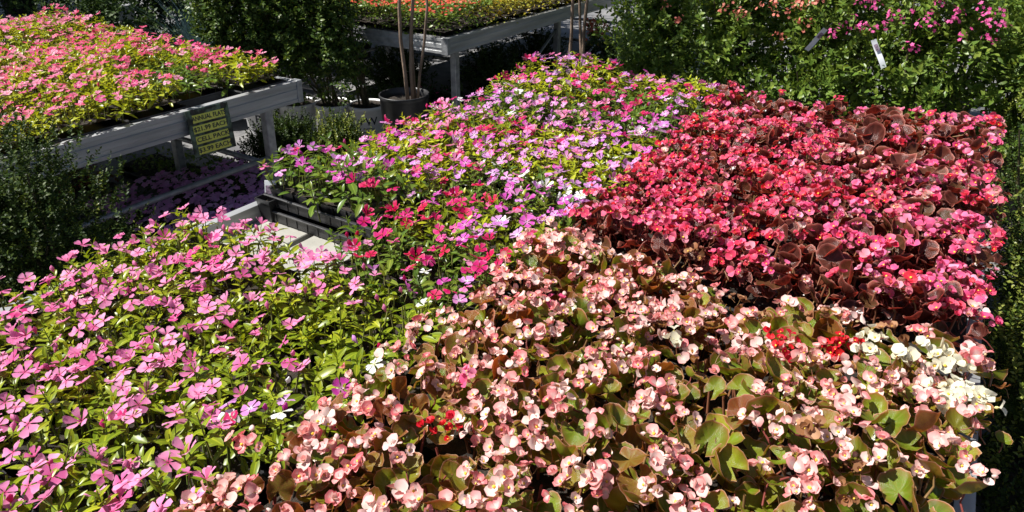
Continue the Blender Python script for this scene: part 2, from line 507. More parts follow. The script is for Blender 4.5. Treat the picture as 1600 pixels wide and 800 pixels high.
def small_leaf(W=0.55, fold=0.15, bend=0.12):
    """Six-point leaf for shrubs."""
    return G([(0, 0, 0), (-W * .5, .42, fold * .6), (0, .5, 0.02), (W * .5, .42, fold * .6), (-W * .27, .8, fold * .2 - bend * .5), (W * .27, .8, fold * .2 - bend * .5), (0, 1, -bend)],
             [(0, 2, 1), (0, 3, 2), (1, 2, 6, 4), (2, 3, 5, 6)], [0, 1, 0, 1, 1, 1, .8])


def vinca_sprig(seed, pairs=4, size=0.038, spread=1.0):
    rs = np.random.default_rng(seed)
    lf = vinca_leaf()
    gs = [tube([(0, 0, -0.05), (0, 0, 0.0), (rs.normal(0, .002), rs.normal(0, .002), 0.012 * pairs)], [0.0018, 0.0016, 0.001], 4, False).mat(1)]
    for p in range(pairs):
        k = p / max(1, pairs - 1)
        a0 = p * math.pi / 2 + rs.normal(0, 0.25)
        for h in (0, 1):
            a = a0 + h * math.pi + rs.normal(0, 0.15)
            el = (0.0 + 0.95 * k ** 1.4) + rs.normal(0, 0.18)
            d = np.array([[math.cos(a) * math.cos(el) * spread, math.sin(a) * math.cos(el) * spread, math.sin(el)]])
            n = np.array([[-math.cos(a) * math.sin(el), -math.sin(a) * math.sin(el), math.cos(el)]]) + rs.normal(0, .2, (1, 3))
            s = size * (1.0 - 0.55 * k) * rs.uniform(0.8, 1.15)
            g = scatter(lf, frames(d, n, s, [(0, 0, 0.011 * p)]), rs.random(1) * 0.5)
            gs.append(g)
    return join(gs)


def vinca_blossom(seed, cup=0.0, openness=1.0):
    """Five flat pinwheel petals, radius 1, normal +z, with a thin tube below."""
    rs = np.random.default_rng(seed)
    gs = []
    for k in range(5):
        a = k * 2 * math.pi / 5 + rs.normal(0, 0.05)
        V = []; t = []; F = []
        lift = cup + rs.normal(0, 0.16)
        tip = rs.normal(-0.10, 0.13)
        skew = 0.10
        for i, (y, w) in enumerate(((0.06, 0.05), (0.32, 0.15), (0.64, 0.40), (0.90, 0.45), (1.03, 0.22))):
            z = lift * y + tip * y * y
            for x in (-1, 0, 1):
                V.append((x * w * openness + skew * y, y - 0.05 * abs(x) * (y > 0.9), z + 0.10 * x * w + (0.10 * abs(x) * y)))
                t.append(y)
        for i in range(4):
            for j in range(2):
                b = i * 3 + j
                F.append((b, b + 1, b + 4, b + 3))
        c, s = math.cos(a), math.sin(a)
        Mx = [[c, -s, 0, 0], [s, c, 0, 0], [0, 0, 1, 0], [0, 0, 0, 1]]
        gs.append(G(V, F, t).moved(Mx))
    gs.append(tube([(0, 0, 0.03), (0, 0, -0.35), (0.05, 0, -1.3)], [0.05, 0.06, 0.03], 4, False).mat(1))
    return join(gs)


def vinca_bud(seed):
    rs = np.random.default_rng(seed)
    V = []; F = []; t = []
    n = 6
    for i, (r, z) in enumerate(((0.05, 0.0), (0.16, 0.3), (0.26, 0.62), (0.17, 0.9), (0.02, 1.1))):
        for j in range(n):
            q = 2 * math.pi * j / n + i * 0.5
            rr = r * (1.25 if j % 2 else 0.8)
            V.append((rr * math.cos(q), rr * math.sin(q), z)); t.append(0.3 + 0.6 * i / 4)
    for i in range(4):
        for j in range(n):
            F.append((i * n + j, i * n + (j + 1) % n, (i + 1) * n + (j + 1) % n, (i + 1) * n + j))
    return join([G(V, F, t), tube([(0, 0, 0.03), (0, 0, -0.7)], 0.035, 4, False).mat(1)])


def round_petal(wid, ln, cupx, cupy, n=5):
    """Rounded begonia petal: base at the origin, along +y."""
    V = []; t = []; F = []
    for i in range(n):
        y = i / (n - 1)
        w = wid * math.sqrt(max(0.0, 1 - (1.75 * (y - 0.52)) ** 2)) if y < 1 else wid * 0.42
        if i == 0: w = wid * 0.22
        for x in (-1, 0, 1):
            yy = ln * (y - (0.10 * abs(x) if i == n - 1 else 0))
            V.append((x * w, yy, cupy * y * y * ln + cupx * x * x * w - 0.03 * ln * (i == n - 1)))
            t.append(max(y, 0.86 * abs(x) if i > 0 else 0) if i < n - 1 else 1.0)
    for i in range(n - 1):
        for j in range(2):
            b = i * 3 + j
            F.append((b, b + 1, b + 4, b + 3))
    return G(V, F, t)


def rot(ax, a):
    return np.array(Matrix.Rotation(a, 4, ax))


def begonia_blossom(seed, lift=0.35, narrow=0.75):
    """Two broad and two narrow petals round a yellow tuft; broad petal length 1."""
    rs = np.random.default_rng(seed)
    gs = []
    for k in range(4):
        broad = k % 2 == 0
        p = round_petal(0.56 if broad else 0.34 * narrow / 0.75, rs.uniform(0.9, 1.05) if broad else rs.uniform(0.7, 0.85), 0.32, 0.15 if broad else 0.3)
        gs.append(p.moved(rot('Z', k * math.pi / 2 + rs.normal(0, .1)) @ rot('X', (lift if broad else lift + 0.15) + rs.normal(0, 0.14))))
    tuft = lathe([(0.02, 0.02), (0.14, 0.12), (0.15, 0.2), (0.09, 0.28), (0.0, 0.31)], 6).mat(1)
    tuft.V += rs.normal(0, 0.012, tuft.V.shape)
    gs.append(tuft)
    gs.append(tube([(0, 0, 0.02), (0.05, 0.02, -0.5), (0.0, 0.1, -1.1)], [0.05, 0.045, 0.05], 4, False).mat(2))
    return join(gs)


def begonia_shell(seed):
    """Half-open blossom: two round petals like a shell."""
    rs = np.random.default_rng(seed)
    gs = []
    for k in range(2):
        p = round_petal(0.60, 1.0, 0.35, -0.25)
        gs.append(p.moved(rot('Z', k * math.pi + rs.normal(0, .1)) @ rot('X', (1.0 if k else 0.55) + rs.normal(0, .12))))
    gs.append(lathe([(0.02, 0.0), (0.14, -0.10), (0.18, -0.3), (0.05, -0.5), (0.0, -0.55)], 5))
    gs.append(tube([(0, 0, -0.45), (0.0, 0.1, -1.1)], [0.05, 0.05], 4, False).mat(2))
    return join(gs)


def begonia_bud(seed):
    g = lathe([(0.0, 0.62), (0.22, 0.5), (0.34, 0.25), (0.26, 0.05), (0.04, -0.05)], 7)
    g.V[:, 1] *= 0.6
    g.t = np.clip(g.V[:, 2] / 0.62, 0.05, 1)
    return join([g, tube([(0, 0, 0.0), (0.0, 0.1, -0.9)], [0.045, 0.04], 4, False).mat(2)])


def begonia_leaf(seed, cup=0.35, wave=0.07):
    """Broad lopsided leaf, about 1 long: v carries palmate veins, t the rim."""
    rs = np.random.default_rng(seed)
    na, nr = 25, 4
    V = [(0, 0, 0)]; t = [0.0]; v = [0.6]; F = []
    ph = rs.random() * 6; ph2 = rs.random() * 6
    curl = rs.uniform(-0.25, 0.15)
    for i in range(1, nr + 1):
        q = (0.32, 0.62, 0.86, 1.0)[i - 1]
        for j in range(na):
            a = -2.65 + 5.3 * j / (na - 1)
            ca = max(0.0, math.cos(a))
            rad = 0.50 + 0.14 * ca ** 1.5 - 0.05 * math.sin(a) ** 2
            rad *= 1.0 + 0.13 * math.sin(a)
            rad *= 1 + 0.022 * math.cos(j * math.pi) * (i == nr) + rs.normal(0, .012) * (i == nr)
            r = rad * q
            x, y = r * math.sin(a), r * math.cos(a)
            z = cup * (r * r) * (0.55 + 0.7 * math.sin(a) ** 2) + curl * q * q * ca * 0.5
            z += wave * q * q * (math.sin(a * 2.6 + ph) + 0.6 * math.sin(a * 5.3 + ph2)) + 0.025 * (j % 2) * q
            V.append((x, y, z)); t.append(q); v.append(1.0 if j % 3 == 0 else 0.0)
    for j in range(na - 1):
        F.append((0, 2 + j, 1 + j))
    for i in range(nr - 1):
        for j in range(na - 1):
            b = 1 + i * na + j
            F.append((b, b + 1, b + na + 1, b + na))
    g = G(V, F, t, None, None, v)
    stalk = tube([(0, 0, 0), (0, -0.15, -0.25), (0, -0.1, -0.8)], [0.03, 0.035, 0.04], 4, False).mat(1)
    return join([g, stalk])


# shared part meshes
def lib(prefix, geos, mats):
    return [mesh(prefix, g, mats) for g in geos]


SPRIG = {}
sprig_geos = [vinca_sprig(s, pairs=4 + (s % 2), size=0.051) for s in range(5)]
for k in ('yellow', 'green', 'lime'):
    SPRIG[k] = lib('leaf_sprig', sprig_geos, [M['vinca_leaf_' + k], M['stem_green']])
vgeo = [vinca_blossom(1, 0.05), vinca_blossom(2, 0.22), vinca_blossom(3, -0.05, 0.92), vinca_blossom(4, 0.40, 0.95), vinca_blossom(5, 0.1, 0.85), vinca_blossom(6, 0.9, 0.8)]
VB = {}
VBUD = {}
for k in ('pink', 'hot', 'red', 'magenta', 'lilac', 'white', 'light', 'rose'):
    VB[k] = lib('blossom', vgeo, [M['vinca_' + k], M['stem_green']])
    VBUD[k] = lib('bud', [vinca_bud(1)], [M['vinca_' + k], M['stem_green']])
bgeo = [begonia_blossom(1), begonia_blossom(2, 0.6), begonia_blossom(3, 0.2, 0.9), begonia_shell(4), begonia_shell(5), begonia_blossom(6, 0.85), begonia_blossom(7, 0.45)]
BB = {}
BBUD = {}
for k in ('blush', 'white', 'rose', 'pink', 'red', 'faded'):
    BB[k] = lib('blossom', bgeo, [M['beg_' + k], M['stamen'], M['stem_red']])
    BBUD[k] = lib('bud', [begonia_bud(1)], [M['beg_' + k], M['stamen'], M['stem_red']])
lgeo = [begonia_leaf(s, cup=(0.5, 0.9, 1.2, 0.3, 1.0, 1.5)[s], wave=(0.07, 0.08, 0.06, 0.10, 0.09, 0.06)[s]) for s in range(6)]
BL = {k: lib('leaf', lgeo, [M['begonia_leaf_' + k], M['stem_red']]) for k in ('green', 'brown', 'bronze')}

# ------------------------------------------------------------------ ground
gv = []
gp = np.array([-300, -60, -20, -12, -8, -6, -4, -2, 0, 2, 4, 8, 14, 30, 80, 300.0])
V = [(x, y, 0.012 * math.sin(x * 1.7 + y) * (abs(x) < 20 and abs(y) < 20)) for y in gp for x in gp]
ng = len(gp)
F = [(j * ng + i, j * ng + i + 1, (j + 1) * ng + i + 1, (j + 1) * ng + i) for j in range(ng - 1) for i in range(ng - 1)]
tag(put('ground', mesh('ground', G(V, F), M['asphalt'])), kind='structure')


# ------------------------------------------------------------------ benches
def rail_profile(u0, u1, z0, z1, out):
    """Channel rail: ribbed outer face (on the side of `out`), lips top and bottom."""
    d = 0.004
    a, b = (u0, u1) if out > 0 else (u1, u0)      # a inner, b outer
    s = 1 if out > 0 else -1
    h = z1 - z0
    face = [(b, z0), (b, z0 + .16 * h), (b - s * d, z0 + .18 * h), (b - s * d, z0 + .34 * h), (b, z0 + .36 * h), (b, z0 + .62 * h),
            (b - s * d, z0 + .64 * h), (b - s * d, z0 + .80 * h), (b, z0 + .82 * h), (b, z1)]
    return [(a, z0)] + face + [(a, z1)]


def bench(name, label, group, x0, x1, y0, y1, zt, rail_h, rail_w, panel_z, legs_y, legs_x, panel_mat, slat_w, slat_gap, lower_z, brace=()):
    t = empty(name, ((x0 + x1) / 2, (y0 + y1) / 2, 0), label, 'bench', group)
    cx, cy = (x0 + x1) / 2, (y0 + y1) / 2
    def add(nm, g, mt, smooth=False):
        g = G(g.V - np.array([cx, cy, 0]), g.F, g.t, g.mi)
        return put(nm, mesh(nm, g, mt, smooth), t)
    add('side_rail', extrude(rail_profile(x0, x0 + rail_w, zt - rail_h, zt, -1), y0, y1, 'y'), M['alu'])
    add('side_rail', extrude(rail_profile(x1 - rail_w, x1, zt - rail_h, zt, 1), y0, y1, 'y'), M['alu'])
    add('end_rail', extrude(rail_profile(y1 - rail_w, y1, zt - rail_h + .002, zt - .002, 1), x0 + rail_w, x1 - rail_w, 'x'), M['alu'])
    add('end_rail', extrude(rail_profile(y0, y0 + rail_w, zt - rail_h + .002, zt - .002, -1), x0 + rail_w, x1 - rail_w, 'x'), M['alu'])
    for (bx, by, bs) in ((x0, y0, -1), (x1, y0, 1), (x0, y1, -1), (x1, y1, 1)):
        px0, px1 = (bx - 0.004, bx + 0.05) if bs < 0 else (bx - 0.05, bx + 0.004)
        dy = 0.004
        g = box(px0, px1, by - dy if by == y0 else by - 0.03, by + 0.03 if by == y0 else by + dy, zt - rail_h - .004, zt + .003, 0.002)
        add('corner_cap', g, M['galv'])
    x = x0 + rail_w + 0.004
    while x < x1 - rail_w - 0.02:
        xe = min(x + slat_w, x1 - rail_w - 0.003)
        add('slat', box(x, xe, y0 + rail_w + .003, y1 - rail_w - .003, panel_z - 0.022, panel_z, 0.003), panel_mat)
        x = xe + slat_gap
    ys = np.arange(y0 + 0.3, y1, 0.55)
    for y in ys:
        add('cross_bar', box(x0 + rail_w, x1 - rail_w, y - 0.015, y + 0.015, panel_z - 0.06, panel_z - 0.024), M['galv'])
    for y in legs_y:
        for x in legs_x:
            add('leg', join([box(x - .024, x + .024, y - .024, y + .024, 0.012, zt - rail_h + 0.02, 0.004), box(x - .05, x + .05, y - .05, y + .05, 0.0, 0.012)]), M['galv'])
        add('stretcher', tube([(min(legs_x), y, lower_z), (max(legs_x), y, lower_z)], 0.016, 8), M['galv'], True)
    for x in legs_x:
        add('lower_bar', tube([(x, min(legs_y), lower_z + .05), (x, max(legs_y), lower_z + .05)], 0.015, 8), M['galv'], True)
    for a, b in brace:
        add('brace', tube([a, b], 0.012, 8), M['galv'], True)
    return t


bench('display_bench', 'low aluminium display bench carrying the vinca and begonia flats in the foreground', 'nursery benches',
      -2.125, 0.188, -0.3, 3.60, 0.66, 0.12, 0.035, 0.60, (0.2, 1.75, 3.4), (-1.95, 0.03), M['panel'], 0.235, 0.03, 0.22)
bench('display_bench', 'aluminium bench with the yellow price sign hanging from its rail', 'nursery benches',
      -5.36, -2.96, -0.9, 2.50, 0.80, 0.115, 0.04, 0.755, (-.6, 0.75, 2.3), (-5.1, -3.9, -3.02), M['galv'], 0.12, 0.004, 0.36,
      brace=[((-3.9, 1.52, 0.66), (-3.9, 0.78, 0.15)), ((-3.9, 2.28, 0.40), (-3.9, 1.5, 0.66))])
bench('display_bench', 'aluminium bench of orange and gold plants behind the black pot tree', 'nursery benches',
      -5.2, -2.83, 3.62, 8.2, 0.85, 0.105, 0.04, 0.805, (3.85, 5.3, 6.8, 8.0), (-4.9, -2.95), M['galv'], 0.12, 0.004, 0.24,
      brace=[((-2.95, 5.3, 0.66), (-2.95, 4.4, 0.15)), ((-2.95, 6.7, 0.66), (-2.95, 5.4, 0.12))])
bench('display_bench', 'shaded bench at the upper left behind the pink vinca bench', 'nursery benches',
      -8.2, -6.05, 0.2, 3.4, 0.84, 0.12, 0.04, 0.80, (0.5, 3.2), (-8.0, -6.2), M['galv'], 0.12, 0.03, 0.3)

# ------------------------------------------------------------------ flats of bedding plants
TW, TD = 0.555, 0.278
def tray_geo():
    g = []
    h = 0.045
    # tapered wall as four slabs, rolled lip
    def slab(x0, x1, y0, y1, z0, z1): g.append(box(x0, x1, y0, y1, z0, z1))
    w, d = TW / 2, TD / 2
    slab(-w + .008, w - .008, -d + .008, d - .008, 0.0, 0.004)
    slab(-w + .006, w - .006, -d + .004, -d + .008, 0.004, h); slab(-w + .006, w - .006, d - .008, d - .004, 0.004, h)
    slab(-w + .004, -w + .008, -d + .009, d - .009, 0.004, h); slab(w - .008, w - .004, -d + .009, d - .009, 0.004, h)
    g.append(tube([(-w, -d, h), (w, -d, h), (w, d, h), (-w, d, h), (-w, -d + .002, h)], 0.0055, 6, False))
    for x in np.linspace(-w + .06, w - .06, 9):
        slab(x - .004, x + .004, -d + .0015, -d + .004, 0.006, h - .006)
    return join(g)
TRAY = mesh('tray', tray_geo(), M['black_plastic'], False)
def pack_geo():
    """A pack of six tapered cells hanging from one thin sheet."""
    g = []
    px, py = 0.128, 0.256
    for i in range(2):
        for j in range(3):
            cx, cy = (i - .5) * px / 2, (j - 1) * py / 3
            a, b = px / 4 - .002, py / 6 - .002
            V = [(cx + sx * a * k, cy + sy * b * k, z) for z, k in ((0.006, .72), (0.072, 1.0)) for sx, sy in ((-1, -1), (1, -1), (1, 1), (-1, 1))]
            g.append(G(V, [(3, 2, 1, 0)] + [(q, (q + 1) % 4, 4 + (q + 1) % 4, 4 + q) for q in range(4)]))
    g.append(box(-px / 2, px / 2, -py / 2, py / 2, 0.0725, 0.0745))
    return join(g)
PACK = mesh('cell_pack', pack_geo(), M['black_plastic'], False)
sg = G([(x, y, 0.0765 + 0.004 * bumps(x * 9, y * 9, 9.0)) for y in np.linspace(-.125, .125, 7) for x in np.linspace(-.262, .262, 13)],
       [(j * 13 + i, j * 13 + i + 1, (j + 1) * 13 + i + 1, (j + 1) * 13 + i) for j in range(6) for i in range(12)])
SOIL = mesh('soil', sg, M['soil'])
vl = vinca_leaf()
def under_vinca(seed, mat, n=230):
    rs = np.random.default_rng(seed)
    a = rs.random(n) * 6.283
    el = rs.normal(0.0, 0.35, n)
    d = np.stack([np.cos(a) * np.cos(el), np.sin(a) * np.cos(el), np.sin(el)], 1)
    nn = np.stack([rs.normal(0, .4, n), rs.normal(0, .4, n), np.ones(n)], 1)
    pos = np.stack([rs.uniform(-.27, .27, n), rs.uniform(-.135, .135, n), rs.uniform(0.08, 0.135, n)], 1)
    stems = [tube([(x, y, .07), (x + rs.normal(0, .008), y + rs.normal(0, .008), .15)], 0.0022, 4, False).mat(1) for x, y in zip(rs.uniform(-.25, .25, 50), rs.uniform(-.12, .12, 50))]
    return mesh('foliage', join([scatter(vl, frames(d, nn, rs.uniform(.028, .046, n), pos), rs.random(n))] + stems), [mat, M['stem_green']])
UV = {k: [under_vinca(i, M['vinca_leaf_' + k]) for i in range(2)] for k in ('yellow', 'green', 'lime')}
def under_begonia(seed, mat, n=80):
    rs = np.random.default_rng(seed)
    a = rs.random(n) * 6.283
    el = rs.normal(0.1, 0.4, n)
    d = np.stack([np.cos(a) * np.cos(el), np.sin(a) * np.cos(el), np.sin(el)], 1)
    nn = np.stack([rs.normal(0, .5, n), rs.normal(0, .5, n), np.ones(n)], 1)
    pos = np.stack([rs.uniform(-.26, .26, n), rs.uniform(-.13, .13, n), rs.uniform(0.085, 0.14, n)], 1)
    stems = [tube([(x, y, .07), (x + rs.normal(0, .012), y + rs.normal(0, .012), .15)], [0.004, .0025], 5, False).mat(1) for x, y in zip(rs.uniform(-.25, .25, 40), rs.uniform(-.12, .12, 40))]
    return mesh('foliage', join([scatter(lgeo[1], frames(d, nn, rs.uniform(.045, .07, n), pos), rs.random(n))] + stems), [mat, M['stem_red']])
UB = {k: [under_begonia(i, M['begonia_leaf_' + k]) for i in range(2)] for k in ('green', 'brown', 'bronze')}


def tomat(m4):
    return Matrix([list(r) for r in m4])


def flat_base(label, cat, group, cx, cy, z, packs=False):
    t = empty('flower_flat', (cx, cy, z), label, cat, group)
    put('tray', TRAY, t)
    put('soil', SOIL, t)
    if packs:
        for i in range(4):
            put('cell_pack', PACK, t, loc=((i - 1.5) * 0.133, 0, 0))
    return t


def unit(v):
    v = np.asarray(v, float)
    return v / np.linalg.norm(v)


def pick(weights):
    ks = list(weights); w = np.array([weights[k] for k in ks], float)
    return ks[int(RNG.choice(len(ks), p=w / w.sum()))]


def vinca_flat(label, group, cx, cy, z, leaf, colours, density, height=0.0, nsprig=46, size=0.024, packs=False, joined=False, mound=0.02, nbud=5, spread=0.0, lush=1.0):
    """colours: weights or a function of world x, y; density: blossoms per flat or a function of world x, y with a maximum."""
    t = flat_base(label, 'flower flat', group, cx, cy, z, packs)
    uo = put('foliage', random.choice(UV[leaf]), t); tag(uo, kind='stuff')
    uo.scale = (random.choice((-1, 1)), random.choice((-1, 1)), 1.0 + height * 4)
    def hh(x, y):
        return 0.155 + height + mound * bumps(cx + x, cy + y, 5.0) + 0.012 * bumps(cx + x, cy + y, 19.0)
    P = darts(-TW / 2 - spread, TW / 2 + spread, -TD / 2 - spread, TD / 2 + spread, 0.034, nsprig)
    Ms = []; kinds = []
    for x, y in P:
        if float(bumps(cx + x, cy + y, 24.0)) < -0.72 and RNG.random() < .75: continue
        ex = max(0, abs(x) - TW / 2 + .04) ; ey = max(0, abs(y) - TD / 2 + .03)
        nrm = unit((np.sign(x) * ex * 6 + RNG.normal(0, .22) - .1, np.sign(y) * ey * 6 + RNG.normal(0, .22), 1))
        zz = hh(x, y) - RNG.uniform(0, 0.045) - (ex + ey) * 0.5
        a = RNG.random() * 6.28
        d = np.array([math.cos(a), math.sin(a), 0]); d = d - nrm * (d @ nrm)
        Ms.append(frames([d], [nrm], RNG.uniform(.75, 1.2) * lush, [(x, y, zz)])[0]); kinds.append(int(RNG.integers(5)))
    if joined:
        gs = [scatter(sprig_geos[k], np.array([m for m, q in zip(Ms, kinds) if q == k]), None) for k in set(kinds)]
        o = put('sprigs', mesh('sprigs', join(gs), [M['vinca_leaf_' + leaf], M['stem_green']]), t); tag(o, kind='stuff')
    else:
        for m, k in zip(Ms, kinds):
            put('leaf_sprig', SPRIG[leaf][k], t, tomat(m))
    dmax = density if not callable(density) else density(None, None)
    B = darts(-TW / 2 - spread * .6, TW / 2 + spread * .6, -TD / 2 - spread * .6, TD / 2 + spread * .6, size * 1.1, int(dmax), 6)
    jj = {}
    for i, (x, y) in enumerate(B):
        if callable(density) and RNG.random() > density(cx + x, cy + y) / dmax: continue
        w = colours(cx + x, cy + y) if callable(colours) else colours
        c = pick(w)
        nrm = unit((RNG.normal(0, .34) - .12, RNG.normal(0, .34) - .08, 1))
        a = RNG.random() * 6.28
        d = np.array([math.cos(a), math.sin(a), 0]); d = d - nrm * (d @ nrm)
        zz = hh(x, y) + RNG.uniform(0.008, 0.034)
        s = size * RNG.uniform(.74, 1.14)
        k = int(RNG.choice(6, p=(.24, .2, .16, .16, .12, .12)))
        m = frames([d], [nrm], s, [(x, y, zz)])[0]
        if joined: jj.setdefault((c, k), []).append(m)
        else: put('blossom', VB[c][k], t, tomat(m))
    if joined:
        cs = sorted({c for c, k in jj})
        gs = []
        for (c, k), ms in jj.items():
            g = scatter(vgeo[k], np.array(ms)); g.mi = np.where(g.mi == 1, 0, 1 + cs.index(c)); gs.append(g)
        if gs:
            o = put('blossoms', mesh('blossoms', join(gs), [M['stem_green']] + [M['vinca_' + c] for c in cs]), t); tag(o, kind='stuff')
    else:
        for i in range(nbud):
            x, y = RNG.uniform(-TW / 2, TW / 2), RNG.uniform(-TD / 2, TD / 2)
            c = pick(colours(cx + x, cy + y) if callable(colours) else colours)
            nrm = unit((RNG.normal(0, .3), RNG.normal(0, .3), 1))
            put('bud', VBUD[c][0], t, tomat(frames([unit(np.cross(nrm, (1, 0, 0)))], [nrm], 0.022, [(x, y, hh(x, y) + .01)])[0]))
    return t


def begonia_flat(label, group, cx, cy, z, leaf, colours, clusters, height=0.0, nleaf=85, lsize=(0.038, 0.064), bsize=0.0168, mound=0.02, spread=0.0, per=(3, 7), over=0.0, extra=()):
    t = flat_base(label, 'flower flat', group, cx, cy, z)
    lk0 = leaf(cx, cy) if callable(leaf) else leaf
    uo = put('foliage', random.choice(UB[lk0]), t); tag(uo, kind='stuff')
    uo.scale = (random.choice((-1, 1)), random.choice((-1, 1)), 1.0 + height * 4)
    def hh(x, y):
        return 0.185 + height + mound * bumps(cx + x, cy + y, 5.0) + 0.016 * bumps(cx + x, cy + y, 17.0)
    P = darts(-TW / 2 - spread, TW / 2 + spread + over, -TD / 2 - spread, TD / 2 + spread, 0.024, nleaf)
    for x, y in P:
        if float(bumps(cx + x, cy + y, 26.0)) < -0.70 and RNG.random() < .8: continue
        ex = max(0, abs(x) - TW / 2 + .04 - (over if x > 0 else 0)); ey = max(0, abs(y) - TD / 2 + .03)
        a = RNG.random() * 6.28
        el = RNG.normal(0.35, 0.45) - (ex + ey) * 4
        d = np.array([math.cos(a) * math.cos(el), math.sin(a) * math.cos(el), math.sin(el)])
        nrm = np.array([RNG.normal(0, .45), RNG.normal(0, .45), 1.0]) - 0.4 * np.array([math.cos(a), math.sin(a), 0])
        zz = hh(x, y) - RNG.uniform(0.0, 0.055) - (ex + ey) * .7
        s = RNG.uniform(*lsize) * (1.25 if RNG.random() < .12 else 1) * (1 - min(.35, 6 * (ex + ey)))
        lk = leaf(cx + x, cy + y) if callable(leaf) else leaf
        put('leaf', BL[lk][int(RNG.integers(6))], t, tomat(frames([d], [nrm], s, [(x - d[0] * s * .4, y - d[1] * s * .4, zz)])[0]))
    n = clusters
    C = darts(-TW / 2, TW / 2 + over, -TD / 2, TD / 2, 0.024, n)
    ex_at = [(px - cx, py - cy, pc) for px, py, pc in extra if abs(py - cy) <= TD / 2 + .006 and abs(px - cx) < TW / 2 + over + .02]
    todo = [(px + RNG.normal(0, .02), py + RNG.normal(0, .02), pc) for px, py, pc in ex_at for _ in range(2 if pc == 'white' else 1 + (px > -.4))] + [(px, py, None) for px, py in C]
    for x, y, forced in todo:
        if forced is None and any((x - qx) ** 2 + (y - qy) ** 2 < .035 ** 2 for qx, qy, _ in ex_at): continue
        if forced is None and float(bumps(cx + x, cy + y, 26.0)) < -0.62 and RNG.random() < .85: continue
        w = colours(cx + x, cy + y) if callable(colours) else colours
        c = forced or pick(w)
        lean = np.array([RNG.normal(0, .25) - .1, RNG.normal(0, .25) - .2, 1.0])
        top = hh(x, y) + (RNG.uniform(-0.012, 0.030) if forced is None else RNG.uniform(.015, .035))
        for i in range(int(RNG.integers(*per))):
            nrm = unit(lean + np.array([RNG.normal(0, .6), RNG.normal(0, .6), 0]))
            p = np.array([x, y, top - 0.020]) + nrm * RNG.uniform(.016, .034) + np.array([RNG.normal(0, .008), RNG.normal(0, .008), 0])
            a = RNG.random() * 6.28
            d = np.array([math.cos(a), math.sin(a), 0]); d = d - nrm * (d @ nrm)
            k = int(RNG.choice(7, p=(.2, .17, .14, .15, .12, .1, .12)))
            put('blossom', BB[c][k], t, tomat(frames([d], [nrm], bsize * (1.12 if c == 'white' else .85 if c == 'red' else 1.0) * RNG.uniform(.65, 1.25), [p])[0]))
        if RNG.random() < .6:
            nrm = unit(lean + np.array([RNG.normal(0, .7), RNG.normal(0, .7), 0]))
            put('bud', BBUD[c][0], t, tomat(frames([unit(np.cross(nrm, (1, .3, 0)))], [nrm], bsize, [np.array([x, y, top - .01]) + nrm * .02])[0]))
    return t


def world_at(u, v, z=0.8):
    """Where the ray through a point of the photograph meets height z (used only to read positions off the photograph)."""
    d = CAM_RIGHT * (u - 800) - CAM_UP * (v - 250) + CAM_FWD * FPX
    k = (z - 1.75) / d.z
    return CAM_LOC + d * k


ORD = ['front', 'second', 'third', 'fourth', 'fifth', 'sixth', 'seventh', 'eighth', 'ninth', 'tenth']
ZB = 0.602
CA, CB, CC, CD = -1.795, -1.225, -0.668, -0.112

# pink vinca at the front left
def pink_col(x, y):
    if x > -1.10 and y > 0.62: return {'lilac': 5, 'magenta': 2, 'white': 2, 'red': 1.2}
    if (x + 1.69) ** 2 + (y - 1.03) ** 2 < 0.075 ** 2: return {'hot': 1}
    return {'pink': 12, 'hot': 0.25}
def pink_den(x, y):
    if x is None: return 60
    if y > 0.72 and x > -1.17: return 8
    if y > 0.72 and x > -1.27: return 26
    if x > -1.02: return 26
    return 60
names = {0: 'nearest the camera', 1: 'second from the camera', 2: 'third from the camera', 3: 'just before the bare bench panel'}
for r in range(4):
    y = 0.085 + 0.289 * r + TD / 2
    vinca_flat('flat of pink vinca along the left bench rail, ' + names[r], 'pink vinca flats', CA, y, ZB, 'yellow', pink_col, pink_den, 0.0, 56, 0.0208, spread=.015, nbud=12)
    vinca_flat('flat of pink vinca touching the pale begonias, ' + names[r].replace('just before the bare bench panel', 'fourth from the camera'), 'pink vinca flats', CB, y, ZB,
               'yellow' if r < 2 else 'yellow', pink_col, pink_den, 0.0, 56, 0.0208, spread=.015, nbud=8)

